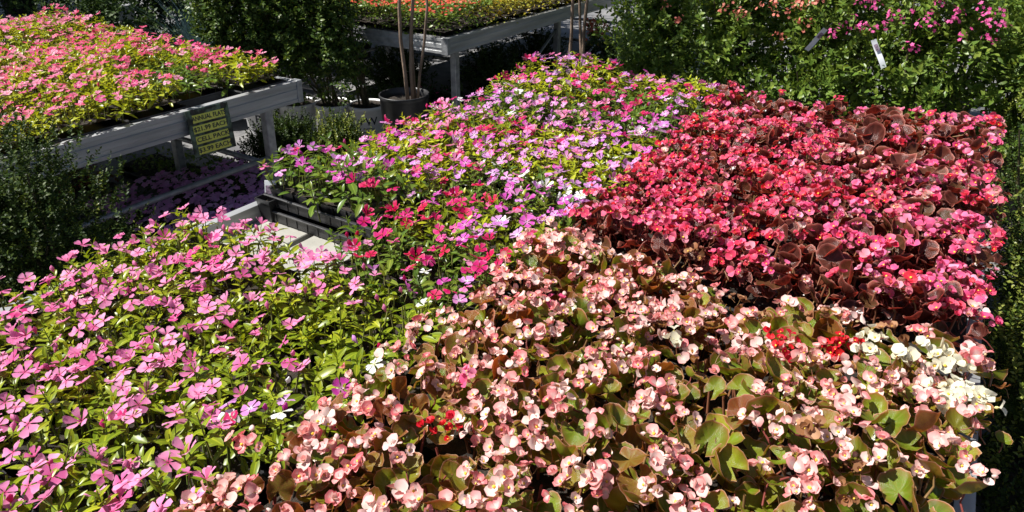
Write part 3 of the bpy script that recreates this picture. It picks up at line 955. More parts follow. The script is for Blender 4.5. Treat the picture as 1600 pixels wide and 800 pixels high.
# mixed vinca further back: colours read off the photograph patch by patch
SEEDS = []
def seed(u, v, w, z=0.8): p = world_at(u, v, z); SEEDS.append((p.x, p.y, w))
RED = {'red': 5, 'hot': 2, 'pink': 2, 'lilac': 1}; LIL = {'lilac': 6, 'magenta': 2, 'white': .6, 'pink': 2, 'red': .7}; MAG = {'magenta': 5, 'lilac': 3}; WHT = {'white': 3, 'lilac': 4}
PNK = {'pink': 4, 'lilac': 4, 'light': 2}; CRI = {'red': 5, 'hot': 1}
for u, v, w in ((560, 385, RED), (600, 395, RED), (680, 395, CRI), (735, 400, CRI), (545, 420, MAG), (640, 430, LIL), (690, 435, LIL), (590, 470, WHT), (520, 490, CRI), (430, 600, LIL), (455, 625, WHT), (500, 560, MAG),
                (690, 300, CRI), (730, 320, CRI), (650, 330, CRI), (700, 350, CRI), (600, 310, CRI), (580, 340, CRI), (650, 365, CRI), (760, 345, LIL),
                (460, 250, LIL), (470, 275, MAG), (560, 265, MAG), (580, 275, MAG), (622, 268, WHT), (660, 280, MAG), (505, 228, RED),
                (560, 225, PNK), (590, 215, MAG), (640, 230, PNK), (700, 225, PNK), (610, 190, RED), (640, 185, RED), (680, 190, PNK), (740, 205, RED), (770, 195, RED), (720, 240, RED), (780, 230, MAG),
                (800, 245, LIL), (830, 235, LIL), (860, 220, LIL), (760, 265, LIL), (800, 290, LIL), (850, 265, LIL), (900, 215, LIL), (940, 235, LIL), (920, 250, LIL), (990, 215, WHT), (985, 190, MAG), (830, 290, WHT), (840, 200, RED), (810, 305, MAG), (845, 185, MAG),
                (670, 120, LIL), (690, 145, LIL), (740, 150, LIL), (800, 115, RED), (815, 120, RED), (830, 95, PNK), (865, 80, PNK), (900, 80, PNK), (940, 85, PNK), (980, 95, PNK), (1000, 105, LIL), (920, 120, LIL), (945, 130, RED), (960, 125, RED), (920, 145, RED),
                (870, 175, PNK), (945, 175, RED), (990, 170, RED), (1010, 168, RED), (1040, 110, LIL), (1060, 130, LIL), (1080, 145, RED), (1100, 140, LIL), (1110, 115, LIL), (1060, 155, RED), (1105, 150, MAG), (1150, 125, MAG), (1030, 185, MAG), (1080, 108, LIL), (960, 205, LIL), (940, 215, LIL), (970, 235, LIL), (900, 240, LIL), (900, 190, PNK), (860, 150, PNK), (1000, 130, PNK), (960, 105, PNK), (1020, 125, LIL), (890, 105, PNK), (850, 120, LIL), (800, 150, LIL), (780, 175, LIL), (830, 165, LIL), (1040, 165, LIL)):
    seed(u, v, w)
SX = np.array([(a, b) for a, b, _ in SEEDS])
def mix_colour(x, y):
    q = ((SX - (x + RNG.normal(0, .05), y + RNG.normal(0, .05))) ** 2).sum(1)
    return SEEDS[int(q.argmin())][2]
def mix_den(x, y):
    if x is None: return 66
    if y < 1.55 and x < -1.2: return 40
    if 1.75 < y < 2.02 and x < -1.6: return 30
    if y > 2.95: return 40
    return 60
rows = [1.225] + [1.525 + 0.289 * i for i in range(7)]
what_a = ['lilac vinca with broad green leaves beside the bare bench panel', 'lilac and pink vinca on the left rail behind the lilac corner flat', 'pink and red vinca on the left rail level with the boxwood',
          'red and lilac vinca on the left rail midway along the bench', 'pale lilac vinca with lush green leaves near the black pot', 'tall pink vinca near the far left end of the bench', 'pink vinca in the far left corner of the foreground bench']
what_b = ['red, lilac and white vinca right of the bare bench panel', 'crimson vinca between the lilac corner flat and the begonias', 'lilac vinca beside the front of the rose begonias',
          'lilac and white vinca against the rose begonias', 'red and lilac vinca midway beside the rose begonias', 'red vinca in green leaves beside the rose begonias', 'lilac and red vinca near the far bench end', 'lilac vinca at the far bench end beside the bronze begonias']
for i, y in enumerate(rows):
    yy = y + TD / 2
    far = max(0, yy - 2.9)
    if i == 1:
        et = empty('empty_tray', (CA, yy - .012, ZB), 'empty black plastic tray under the lilac vinca beside the bare panel', 'tray')
        put('tray_body', TRAY, et)
    if i > 0:
        vinca_flat('flat of ' + what_a[i - 1], 'mixed vinca flats', CA, yy, ZB + (.052 if i == 1 else 0), 'green' if i in (1, 5) else ('lime' if i in (2, 3, 6, 7) else 'yellow'), mix_colour, mix_den,
                   (0.0, 0.005, .02, .03, .015, .05, .085)[i - 1], 50 if i not in (1, 5) else 40, 0.0215, packs=(i == 1), spread=.012 if i != 1 else .03, lush=1.3 if i in (1, 5) else 1.0)
    vinca_flat('flat of ' + what_b[i], 'mixed vinca flats', CB, yy, ZB, ('green', 'yellow', 'green', 'lime', 'lime', 'green', 'green', 'lime')[i], mix_colour, mix_den,
               (0, .0, 0.01, .01, .02, .03, .04, .045)[i], 50, 0.0215, spread=.012)

# pale begonias at the front right
WC = [world_at(u, v, .81) for u, v in ((1475, 545), (1505, 565), (1535, 640), (1500, 605), (1400, 550), (1365, 520), (1470, 605))]
REDS = [world_at(u, v, .81) for u, v in ((1240, 510), (1305, 528), (1330, 535), (690, 682))]
EXTRA = [(p.x, p.y, 'white') for p in WC] + [(p.x, p.y, 'red') for p in REDS]
def pale_col(x, y):
    return {'blush': 20, 'pink': 0.3, 'white': 0.3, 'faded': 1.2}
def pale_leaf(x, y):
    for p in WC:
        if (x - p.x) ** 2 + (y - p.y) ** 2 < 0.09 ** 2: return 'green'
    b = 0.55 if x < -.72 else (0.30 if y > 1.35 else 0.12)
    return 'brown' if RNG.random() < b else 'green'
for r in range(5):
    y = 0.28 + 0.289 * r + TD / 2
    begonia_flat('flat of blush begonias next to the vinca, %s' % ['nearest the camera', 'second from the camera', 'third from the camera', 'beside the crimson vinca', 'just before the rose begonias'][r],
                 'blush begonia flats', CC, y, ZB, pale_leaf, pale_col, 64 if r > 1 else 58, 0.0, 88, spread=.02, extra=EXTRA)
    begonia_flat('flat of blush begonias at the right bench edge, %s' % ['nearest the camera', 'second from the camera', 'third from the camera', 'with cream white blossoms at its corner', 'with red blossoms before the dark gap'][r],
                 'blush begonia flats', CD, y, ZB, pale_leaf, pale_col, 50, -0.005 if r < 4 else -0.022, 96, lsize=(.044, .072), spread=.02, over=.035, extra=EXTRA)

# rose begonias behind them
def rose_col(x, y):
    if y > 3.0: return {'pink': 4, 'rose': 2}
    if x > -.35: return {'pink': 4, 'rose': 4, 'blush': .35}
    return {'rose': 9, 'pink': 3, 'blush': .3, 'red': .6, 'faded': .25}
for r in range(6):
    y = 1.775 + 0.289 * r + TD / 2
    begonia_flat('flat of rose red begonias beside the vinca, %s' % ['directly behind the blush begonias', 'second behind the blush begonias', 'third behind the blush begonias', 'fourth behind the blush begonias', 'next to last at the far end', 'last at the far end, mostly bronze leaves'][r],
                 'rose begonia flats', CC, y, ZB, 'bronze', rose_col, (82, 84, 84, 82, 58, 16)[r], (.01, .015, .02, .025, .035, .075)[r], 66, lsize=(.040, .064), spread=.012, bsize=0.0162)
    begonia_flat('flat of bronze leaved pink begonias on the right edge, %s' % ['overhanging the dark gap', 'second behind the dark gap', 'third behind the dark gap', 'fourth behind the dark gap', 'next to the corner flat', 'in the far right bench corner'][r],
                 'rose begonia flats', CD, y, ZB, 'bronze', rose_col, (74, 72, 58, 32, 14, 18)[r], (.03, .03, .035, .04, .05, .06)[r], 80, lsize=(.046, .074), spread=.018, bsize=0.0170, over=.02)

# ------------------------------------------------------------------ left bench: pink and rose vinca
LZ = 0.757
def left_col(x, y):
    q = bumps(x, y, 4.5)
    return {'light': 5, 'rose': 2.5, 'hot': .8} if q < 0.1 else {'light': 2, 'rose': 4, 'hot': 3.5}
cols_x = [-3.285, -3.855, -4.425, -4.995]
pos_x = ['above the price sign rail', 'one line behind the sign rail', 'two lines behind the sign rail', 'on the left bench back line']
n_rows = 9
for ci, cx in enumerate(cols_x):
    for r in range(n_rows):
        y = 2.44 - TD / 2 - r * 0.289
        if y < 0.0 + ci * 0.22: continue
        dark = (ci == 0 and r == 1)
        hx = 0.05 if (ci == 3) else 0.0
        place = 'at far end' if r == 0 else '%s from far end' % ORD[r]
        vinca_flat('flat of %s vinca %s, %s' % ('leafy green' if dark else 'pink and rose', pos_x[ci], place), 'vinca flats on the left bench',
                   cx - (0.10 if dark else 0), y, LZ, 'green' if dark else 'lime', left_col, 6 if dark else 52, hx - (0.0 if not dark else .03), 46, 0.0200, joined=(ci > 0 or r > 6), spread=.01)

# ------------------------------------------------------------------ price sign
def text_geo(s, size):
    cu = bpy.data.curves.new('lettering', 'FONT')
    cu.body = s; cu.size = size; cu.align_x = 'CENTER'; cu.align_y = 'CENTER'; cu.extrude = 0.0006
    cu.offset = size * 0.012
    cu.resolution_u = 3
    ob = bpy.data.objects.new('lettering', cu)
    COL.objects.link(ob)
    dg = bpy.context.evaluated_depsgraph_get()
    me = ob.evaluated_get(dg).to_mesh()
    V = np.array([v.co[:] for v in me.vertices]); F = [tuple(p.vertices) for p in me.polygons]
    out = []
    for f in F:
        if len(f) <= 4: out.append(f)
        else:
            for i in range(1, len(f) - 1): out.append((f[0], f[i], f[i + 1]))
    ob.evaluated_get(dg).to_mesh_clear()
    bpy.data.objects.remove(ob); bpy.data.curves.remove(cu)
    return G(V, out)


sign = empty('price_sign', (-2.945, 1.915, 0.790), 'dark leafy price sign with yellow text strips hanging on the bench rail', 'sign')
sign.rotation_euler = (R(90), 0, R(90))
sign.rotation_euler = (Matrix.Rotation(R(90), 4, 'Z') @ Matrix.Rotation(R(82), 4, 'X') @ Matrix.Rotation(R(-1.5), 4, 'Z')).to_euler()
W2, H2 = 0.112, 0.212
put('board', mesh('board', box(-W2, W2, -H2, 0.01, -0.002, 0.002, 0.0008), M['sign_board'], False), sign)
lines = [('ANNUAL FLATS', 0.030, 0.034), ('$21.99 EACH', 0.030, 0.084), ('CELL PACK', 0.030, 0.134), ('$3.99 EACH', 0.030, 0.184)]
for s, sz, d in lines:
    st = put('text_strip', mesh('text_strip', box(-W2 * .80 + .006 * math.sin(d * 70), W2 * .76, -d - 0.0185, -d + 0.0185, 0.0022, 0.0034), M['sign_yellow'], False), sign)
    tg = text_geo(s, sz)
    wd = tg.V[:, 0].max() - tg.V[:, 0].min()
    tg.V[:, 0] *= min(1.15, W2 * 1.6 / wd)
    tg.V += [0, -d, 0.0046]
    put('lettering', mesh('lettering', tg, M['ink'], False), st)
for x in (-0.08, 0.08):
    put('clip', mesh('clip', box(x - .008, x + .008, -0.010, 0.014, -0.006, 0.006, .001), M['black_plastic'], False), sign)

# small picture tag in the corner of the lilac flat
tg_o = empty('plant_tag', (-2.055, 1.535, 0.665), 'small white picture tag standing in a black pot at the corner of the lilac vinca', 'plant tag')
tg_o.rotation_euler = (R(-12), 0, R(28))
put('tag_plate', mesh('tag_plate', join([box(-.022, .022, -.001, .001, 0.03, 0.085, .0004), box(-.006, .006, -.001, .001, -0.02, 0.03)]), M['tag_white'], False), tg_o)
put('tag_picture', mesh('tag_picture', box(-.018, .018, -.0018, -.0013, 0.034, 0.066), M['tag_print'], False), tg_o)
pg = empty('small_pot', (-2.055, 1.535, ZB), 'small square black pot holding the tag beside the left bench rail', 'pot')
V = [(sx * k, sy * k, z) for z, k in ((0.0, .026), (0.075, .036), (0.078, .040), (0.09, .040), (0.09, .036), (0.06, .033)) for sx, sy in ((-1, -1), (1, -1), (1, 1), (-1, 1))]
F = [(a * 4 + i, a * 4 + (i + 1) % 4, a * 4 + 4 + (i + 1) % 4, a * 4 + 4 + i) for a in range(5) for i in range(4)] + [(3, 2, 1, 0)]
put('pot_body', mesh('pot_body', G(V, F), M['black_plastic'], False), pg)
put('soil', mesh('soil', box(-.033, .033, -.033, .033, .06, .068), M['soil'], False), pg)


# ------------------------------------------------------------------ shrubs and trees
SL = small_leaf()
SLW = small_leaf(0.72, 0.1, 0.2)
def shoots(rs, ctr, rad, n_shoot, per, shoot_len, leaf_len, up=0.5, inner=0.35, sq=1.0, leaf=SL, rough=0.18):
    """Leafy shoots that end on a lumpy ellipsoid; returns leaf geometry and shoot-tip positions."""
    u = rs.normal(0, 1, (n_shoot, 3)); u /= np.linalg.norm(u, axis=1, keepdims=True)
    u[:, 2] = np.where(u[:, 2] < -0.75, -u[:, 2], u[:, 2])
    k = np.where(rs.random(n_shoot) < inner, rs.uniform(.35, .8, n_shoot), rs.normal(0.97, rough, n_shoot))
    lump = 1 + 0.16 * np.sin(u[:, 0] * 5 + rs.random() * 6) * np.cos(u[:, 1] * 4 + u[:, 2] * 5 + rs.random() * 6)
    tip = u * np.array(rad) * (k * lump)[:, None] + np.array(ctr)
    ax = u * (1 - up) + np.array([0, 0, up]) + rs.normal(0, .25, (n_shoot, 3))
    ax /= np.linalg.norm(ax, axis=1, keepdims=True)
    f = (np.arange(per) + .5) / per
    ln = shoot_len * rs.uniform(.6, 1.2, n_shoot)
    pos = tip[:, None, :] - ax[:, None, :] * (ln[:, None] * (1 - f)[None, :])[:, :, None]
    az = (np.arange(per) * 2.4)[None, :] + rs.random((n_shoot, 1)) * 6.28 + rs.normal(0, .3, (n_shoot, per))
    p1 = np.cross(ax, [0.31, 0.72, 0.2]); p1 /= np.linalg.norm(p1, axis=1, keepdims=True); p2 = np.cross(ax, p1)
    side = p1[:, None, :] * np.cos(az)[:, :, None] + p2[:, None, :] * np.sin(az)[:, :, None]
    d = side * (1.05 - .55 * f)[None, :, None] + ax[:, None, :] * (0.25 + .7 * f)[None, :, None] + rs.normal(0, .2, side.shape)
    nrm = ax[:, None, :] * 1.0 - side * 0.4 + rs.normal(0, .35, side.shape)
    s = leaf_len * rs.uniform(.65, 1.15, (n_shoot, per)) * (1 - .35 * f ** 2)[None, :]
    Ms = frames(d.reshape(-1, 3), nrm.reshape(-1, 3), s.ravel(), pos.reshape(-1, 3))
    return scatter(leaf, Ms, rs.random(n_shoot * per)), tip, ax, ln


def shrub(name, label, cat, group, x, y, z0, ctr, rad, n, per, slen, llen, mat, seed, pot=None, tipmat=None, ntip=0, up=0.5, leaf=SL, stems=6, flower=None, nflower=0, fsize=0.012, bloom_at=None):
    rs = np.random.default_rng(seed)
    t = empty(name, (x, y, z0), label, cat, group)
    g, tip, ax, ln = shoots(rs, ctr, rad, n, per, slen, llen, up=up, leaf=leaf)
    if tipmat:
        g2, _, _, _ = shoots(rs, ctr, np.array(rad) * 1.06, ntip, per, slen * 1.2, llen * 1.0, up=min(.9, up + .25), inner=0.0, leaf=leaf)
        g2.mi[:] = 1
        g = join([g, g2])
    tag(put('crown', mesh('crown', g, [M[mat], M[tipmat or mat]]), t), kind='stuff')
    base = (pot[2] - 0.04) if pot else 0.0
    st = []
    for i in range(stems):
        e = tip[int(rs.integers(len(tip)))] * np.array([.75, .75, .9])
        b = np.array([rs.normal(0, .03), rs.normal(0, .03), base])
        m = (b + e) / 2 + rs.normal(0, .02, 3)
        st.append(tube([b, m, e], [.009, .006, .003], 5, False))
    put('stems', mesh('stems', join(st), M['twig']), t)
    if flower:
        idx = rs.choice(len(tip), min(nflower, len(tip)), replace=False)
        if bloom_at is not None:
            bl = np.asarray(bloom_at) - np.array([x, y, z0])
        else:
            up_t = tip[idx]; bl = up_t
        me = [mesh('flower_cluster', q, [M[flower]]) for q in CLUSTER]
        for p in np.repeat(bl, 2, axis=0) + rs.normal(0, .022, (2 * len(bl), 3)):
            a = rs.random() * 6.28
            nrm = unit((rs.normal(0, .4) + .1, rs.normal(0, .4) - .5, 1))
            put('flower_cluster', me[int(rs.integers(3))], t, tomat(frames([unit(np.cross(nrm, (math.cos(a), math.sin(a), 0)))], [nrm], fsize / .012 * rs.uniform(.8, 1.3), [p + nrm * .015])[0]))
    if pot:
        rt, rb, h, pm = pot
        po = put('pot', mesh('pot', pot_geo(rt, rb, h), M[pm]), t)
        put('soil', mesh('soil', lathe([(rt * .955, h - .012), (rt * .4, h - .006), (0.001, h - .008)], 20), M['soil']), t)
        return t, po
    return t


def pot_geo(rt, rb, h):
    return lathe([(0.001, 0.004), (rb, 0.0), (rb * 1.01, 0.01), (rt * .975, h - .03), (rt, h - .028), (rt * 1.01, h - .004), (rt * 1.0, h), (rt * .96, h), (rt * .95, h - .05), (rt * .9, h - .10)], 32)


def small_cluster(seed):
    rs = np.random.default_rng(seed)
    k = 6
    off = rs.normal(0, .016, (6, 3)); off[:, 2] *= 1.6
    u = rs.normal(0, 1, (k, 3)); u[:, 2] = abs(u[:, 2]) + .2; u /= np.linalg.norm(u, axis=1, keepdims=True)
    Ms = []
    for j in range(k):
        for q in range(5):
            a = q * 1.2566
            p = np.cross(u[j], [.3, .5, .8]); p /= np.linalg.norm(p); w = np.cross(u[j], p)
            d = p * math.cos(a) + w * math.sin(a) + u[j] * .2
            Ms.append(frames([d], [u[j]], 0.012, [u[j] * 0.014 + off[j]])[0])
    return scatter(small_leaf(.8, .05, .1), np.array(Ms))
CLUSTER = [small_cluster(s) for s in range(3)]

# boxwood in the aisle at far left
shrub('boxwood_shrub', 'tall small leaved boxwood in the aisle at the left picture edge', 'shrub', 'boxwoods', -2.60, 0.93, 0.0, (0, 0, .55), (.235, .30, .44), 1700, 18, .085, .018, 'box_leaf', 3, (.15, .12, .22, 'black_plastic'), 'box_sunlit_tip', 40, up=.55, stems=14)
shrub('boxwood_shrub', 'loose young boxwood with upright pale sprigs beside the pink vinca', 'shrub', 'boxwoods', -2.50, 1.22, 0.0, (0, 0, .32), (.13, .13, .28), 160, 16, .12, .015, 'box_leaf', 4, (.10, .08, .16, 'black_plastic'), 'box_sunlit_tip', 26, up=.8, stems=10)
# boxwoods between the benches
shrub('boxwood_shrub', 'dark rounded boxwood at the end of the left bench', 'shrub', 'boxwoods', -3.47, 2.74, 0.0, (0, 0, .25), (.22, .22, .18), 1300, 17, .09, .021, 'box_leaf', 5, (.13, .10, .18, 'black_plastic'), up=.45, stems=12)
shrub('boxwood_shrub', 'yellow green boxwood in front of the white pots', 'shrub', 'boxwoods', -3.22, 2.98, 0.0, (0, 0, .25), (.15, .15, .17), 620, 17, .10, .020, 'box_leaf', 6, (.12, .10, .18, 'black_plastic'), 'box_sunlit_tip', 200, up=.6, stems=12)
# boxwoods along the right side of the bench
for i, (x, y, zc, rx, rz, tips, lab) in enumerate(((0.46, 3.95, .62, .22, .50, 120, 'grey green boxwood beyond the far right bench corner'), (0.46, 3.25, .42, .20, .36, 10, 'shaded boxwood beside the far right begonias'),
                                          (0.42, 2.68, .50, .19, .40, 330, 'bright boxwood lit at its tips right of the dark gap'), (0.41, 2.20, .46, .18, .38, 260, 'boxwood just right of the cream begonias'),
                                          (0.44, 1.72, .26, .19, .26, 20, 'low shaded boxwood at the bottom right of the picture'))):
    shrub('boxwood_shrub', lab, 'shrub', 'boxwoods', x, y, 0.0, (0, 0, zc), (rx, rx * 1.3, rz), 560, 17, .10, .018, 'box_leaf', 20 + i, (.13, .10, .2, 'black_plastic'), 'box_sunlit_tip', tips, up=.6, stems=10)  # number of pale tips imitates how much sun each bush catches

# four shrubs in white printed pots
def wrap(g, rt, rb, h, zc, ang):
    """Bend flat lettering round a pot wall."""
    V = g.V.copy()
    z = zc + V[:, 1]
    rr = rb + (rt - rb) * z / h + 0.0015 + V[:, 2]
    a = ang + V[:, 0] / rr
    return G(np.stack([rr * np.cos(a), rr * np.sin(a), z], 1), g.F)
pots = [(-4.34, 3.28, 'leftmost of the four white pots, behind the bench corner'), (-4.11, 3.42, 'second white pot from the left'), (-3.87, 3.55, 'third white pot from the left'), (-3.63, 3.66, 'rightmost white pot, beside the black pot')]
LW = text_geo('PW', 0.085)
LS = text_geo('PROVEN', 0.022)
LS2 = text_geo('WINNERS', 0.022)
for i, (x, y, lab) in enumerate(pots):
    t, po = shrub('potted_shrub', 'dark green shrub in the ' + lab, 'shrub', 'shrubs in white pots', x, y, 0.0, (0.0, -.27, .92), (.23, .19, .62), 620, 16, .16, .036, 'shade_dimmed_leaf', 40 + i,
                  (.138, .112, .28, 'white_pot'), None, 0, up=.35, leaf=SL, stems=12)
    to_cam = math.atan2(-y, -x)
    for g, zc in ((LW, .175), (LS, .118), (LS2, .092)):
        put('lettering', mesh('lettering', wrap(g, .135, .112, .28, zc, to_cam), M['ink'], False), po)

# young trees with bare stems and crowns above the picture
def tree(name, label, group, x, y, stems, crown_c, crown_r, n, seed, pot=None, mat='shrub_leaf', llen=.06):
    rs = np.random.default_rng(seed)
    t = empty(name, (x, y, 0), label, 'tree', group)
    base = pot[2] - .06 if pot else 0.0
    for (bx, by, tx, ty, tz, r) in stems:
        pts = []
        for k in np.linspace(0, 1, 8):
            w = 0.012 * math.sin(k * 9 + bx * 40)
            pts.append((bx + (tx - bx) * k + w, by + (ty - by) * k + w * .6, base + (tz - base) * k))
        put('trunk', mesh('trunk', tube(pts, np.linspace(r, r * .6, 8), 8), M['bark']), t)
    g, tip, ax, ln = shoots(rs, crown_c, crown_r, n, 14, .22, llen, up=.25, inner=.5, leaf=SL)
    cr = put('crown', mesh('crown', g, [M[mat]]), t); tag(cr, kind='stuff')
    limbs = []
    for i in range(26):
        e = tip[int(rs.integers(len(tip)))]
        s = stems[int(rs.integers(len(stems)))]
        b = np.array([s[2], s[3], s[4] - .25])
        limbs.append(tube([b, (b + e) / 2 + (0, 0, .05), e], [.008, .006, .003], 5, False))
    put('limbs', mesh('limbs', join(limbs), M['bark']), t)
    if pot:
        rt, rb, h, pm = pot
        put('pot', mesh('pot', pot_geo(rt, rb, h), M[pm]), t)
        put('soil', mesh('soil', lathe([(rt * .93, h - .05), (rt * .4, h - .045), (0.001, h - .047)], 20), M['soil']), t)
    return t
tree('young_tree', 'multi stemmed young tree in a large black pot beside the white pots', 'young trees', -3.05, 3.42,
     [(0.04, -.03, .05, -.04, 1.9, .013), (.05, .03, .13, .06, 2.0, .011), (.07, 0, .15, .02, 2.0, .012), (.11, .02, .28, .05, 1.9, .010)],
     (0.1, 0, 2.5), (.75, .75, .75), 420, 61, (.165, .135, .50, 'black_plastic'))
tree('young_tree', 'slim young tree of three stems behind the far end of the foreground bench', 'young trees', -2.36, 4.55,
     [(-.05, 0, -.10, .02, 2.0, .013), (.02, .02, -.02, .05, 2.0, .012), (.07, -.02, .05, 0.02, 2.1, .014)],
     (0, 0, 2.6), (.7, .7, .7), 380, 62, (.17, .14, .35, 'black_plastic'))
tree('young_tree', 'thin stemmed young tree between the blue grass and the white pots', 'young trees', -5.05, 3.62,
     [(0, 0, -.15, -.1, 2.0, .016), (.08, .03, .05, -.05, 2.0, .012)], (-.2, -.15, 2.5), (.45, .40, .50), 130, 63, (.15, .12, .3, 'black_plastic'), 'dark_leaf', .07)
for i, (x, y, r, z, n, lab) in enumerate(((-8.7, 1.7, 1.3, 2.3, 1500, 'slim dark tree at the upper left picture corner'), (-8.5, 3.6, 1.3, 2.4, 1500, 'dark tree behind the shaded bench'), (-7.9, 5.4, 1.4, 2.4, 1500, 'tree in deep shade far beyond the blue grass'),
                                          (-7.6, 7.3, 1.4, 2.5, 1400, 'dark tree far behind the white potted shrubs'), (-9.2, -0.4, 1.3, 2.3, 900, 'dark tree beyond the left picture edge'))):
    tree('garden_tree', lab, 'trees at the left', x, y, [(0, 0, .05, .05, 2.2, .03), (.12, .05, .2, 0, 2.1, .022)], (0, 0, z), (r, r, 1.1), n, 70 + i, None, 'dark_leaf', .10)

# flowering shrubs in a row beyond the bench end
bl_p = [world_at(u, v, 1.0) for u, v in ((0, 0),)]
def ray_at_y(u, v, y):
    d = CAM_RIGHT * (u - 800) - CAM_UP * (v - 250) + CAM_FWD * FPX
    k = y / d.y
    return CAM_LOC + d * k
row = [(-1.78, 4.62, .34, .55, 'shrub_leaf', None, (), 'green shrub nearest the slim young tree'),
       (-1.22, 4.52, .36, .62, 'shrub_leaf', 'salmon', ((1035, 8), (1130, 15), (1145, 25), (1165, 30), (1050, 30)), 'green shrub with a few salmon blossoms beyond the lilac vinca'),
       (-0.68, 4.42, .36, .62, 'shrub_leaf', 'salmon', ((1225, 30), (1255, 38), (1262, 12), (1240, 5), (1275, 8), (1215, 60), (1200, 15)), 'green shrub with salmon blossoms and a slanting white tag'),
       (-0.15, 4.36, .36, .62, 'shrub_leaf', 'cerise', ((1340, 15), (1335, 35), (1345, 42), (1395, 32), (1385, 40), (1370, 15), (1412, 20), (1440, 38), (1442, 50), (1300, 62), (1422, 78), (1365, 52)), 'shrub with bright pink blossoms and a hanging white tag'),
       (0.40, 4.36, .36, .62, 'shrub_leaf', 'cerise', ((1535, 22), (1530, 32), (1545, 30), (1550, 42), (1510, 28), (1480, 35), (1540, 55), (1500, 70), (1470, 12)), 'shrub with pink blossoms above the far right begonias'),
       (0.98, 4.15, .36, .60, 'shrub_leaf', None, (), 'green shrub at the upper right corner'),
       (-1.5, 5.4, .45, .75, 'shrub_leaf', 'salmon', (), 'taller green shrub in the second row above the lilac vinca'),
       (-0.6, 5.3, .45, .8, 'shrub_leaf', 'salmon', (), 'taller green shrub in the second row above the bronze begonias'),
       (0.3, 5.2, .45, .8, 'shrub_leaf', 'cerise', (), 'taller green shrub in the second row behind the pink blossoms'),
       (1.2, 5.1, .45, .8, 'shrub_leaf', None, (), 'taller green shrub in the second row at the right corner'),
       (-2.3, 6.0, .45, .7, 'dark_leaf', None, (), 'dark shrub behind the slim young tree'),
       (-1.1, 6.3, .55, .8, 'dark_leaf', None, (), 'dark shrub in the third row above the salmon blossoms'),
       (0.0, 6.2, .55, .8, 'dark_leaf', None, (), 'dark shrub in the third row above the pink blossoms'),
       (1.1, 6.1, .55, .8, 'dark_leaf', None, (), 'dark shrub in the third row at the right corner')]
for i, (x, y, rx, rz, mt, fl, pts, lab) in enumerate(row):
    ba = np.array([tuple(ray_at_y(u, v, y - rx * .85)) for u, v in pts]) if pts else None
    shrub('flowering_shrub', lab, 'shrub', 'shrubs beyond the bench', x, y, 0.0, (0, 0, .25 + rz * 1.0), (rx, rx, rz), 430, 16, .19, .050, mt, 90 + i, (.15, .12, .26, 'black_plastic'), None, 0,
          up=.5, leaf=SL, stems=14, flower=fl if pts else None, nflower=len(pts), fsize=.0095, bloom_at=ba)
for (u, v, y, rz, rx, lab) in ((1275, 62, 4.0, 28, 20, 'slanting white plant tag among the salmon blossoms'), (1373, 84, 3.93, -24, -15, 'bright white plant tag hanging below the pink blossoms')):
    p = ray_at_y(u, v, y)
    o = empty('plant_tag', tuple(p), lab, 'plant tag', 'hanging plant tags')
    o.rotation_euler = (R(rx), R(rz), R(25))
    V = [(x, 0.004 * math.sin(z * 40), z) for z in np.linspace(-.075, .075, 7) for x in (-.013, .013)]
    V += [(x, yy + .0012, z) for x, yy, z in V]
    F = [(2 * i, 2 * i + 1, 2 * i + 3, 2 * i + 2) for i in range(6)] + [(14 + 2 * i, 16 + 2 * i, 17 + 2 * i, 15 + 2 * i) for i in range(6)]
    put('tag_strip', mesh('tag_strip', G(V, F), M['tag_white']), o)
    put('tag_print', mesh('tag_print', box(-.009, .009, -.0062, -.0055, 0.015, 0.05), M['tag_print'], False), o)
    put('tie', mesh('tie', tube([(0, 0, .073), (.01, .01, .13)], .001, 4), M['black_plastic']), o)

# blue ornamental grass
bgz = empty('ornamental_grass', (-4.95, 3.25, 0), 'blue grey fountain grass behind the left bench', 'grass plant')
rs = np.random.default_rng(5)
bl = []
for i in range(260):
    a = rs.random() * 6.28; sp = rs.uniform(.05, .5); h = rs.uniform(.55, .95)
    c, s = math.cos(a), math.sin(a)
    V = []
    for k in (0, .35, .7, 1.0):
        r = .05 * rs.random() + sp * k ** 1.8; z = .28 + h * (k - .22 * k ** 3)
        w = .004 * (1 - .85 * k)
        V += [(r * c - w * s, r * s + w * c, z), (r * c + w * s, r * s - w * c, z)]
    bl.append(G(V, [(0, 1, 3, 2), (2, 3, 5, 4), (4, 5, 7, 6)], r=np.full(8, rs.random())))
tag(put('blades', mesh('blades', join(bl), M['blue_grass']), bgz), kind='stuff')
put('pot', mesh('pot', pot_geo(.16, .13, .30), M['black_plastic']), bgz)

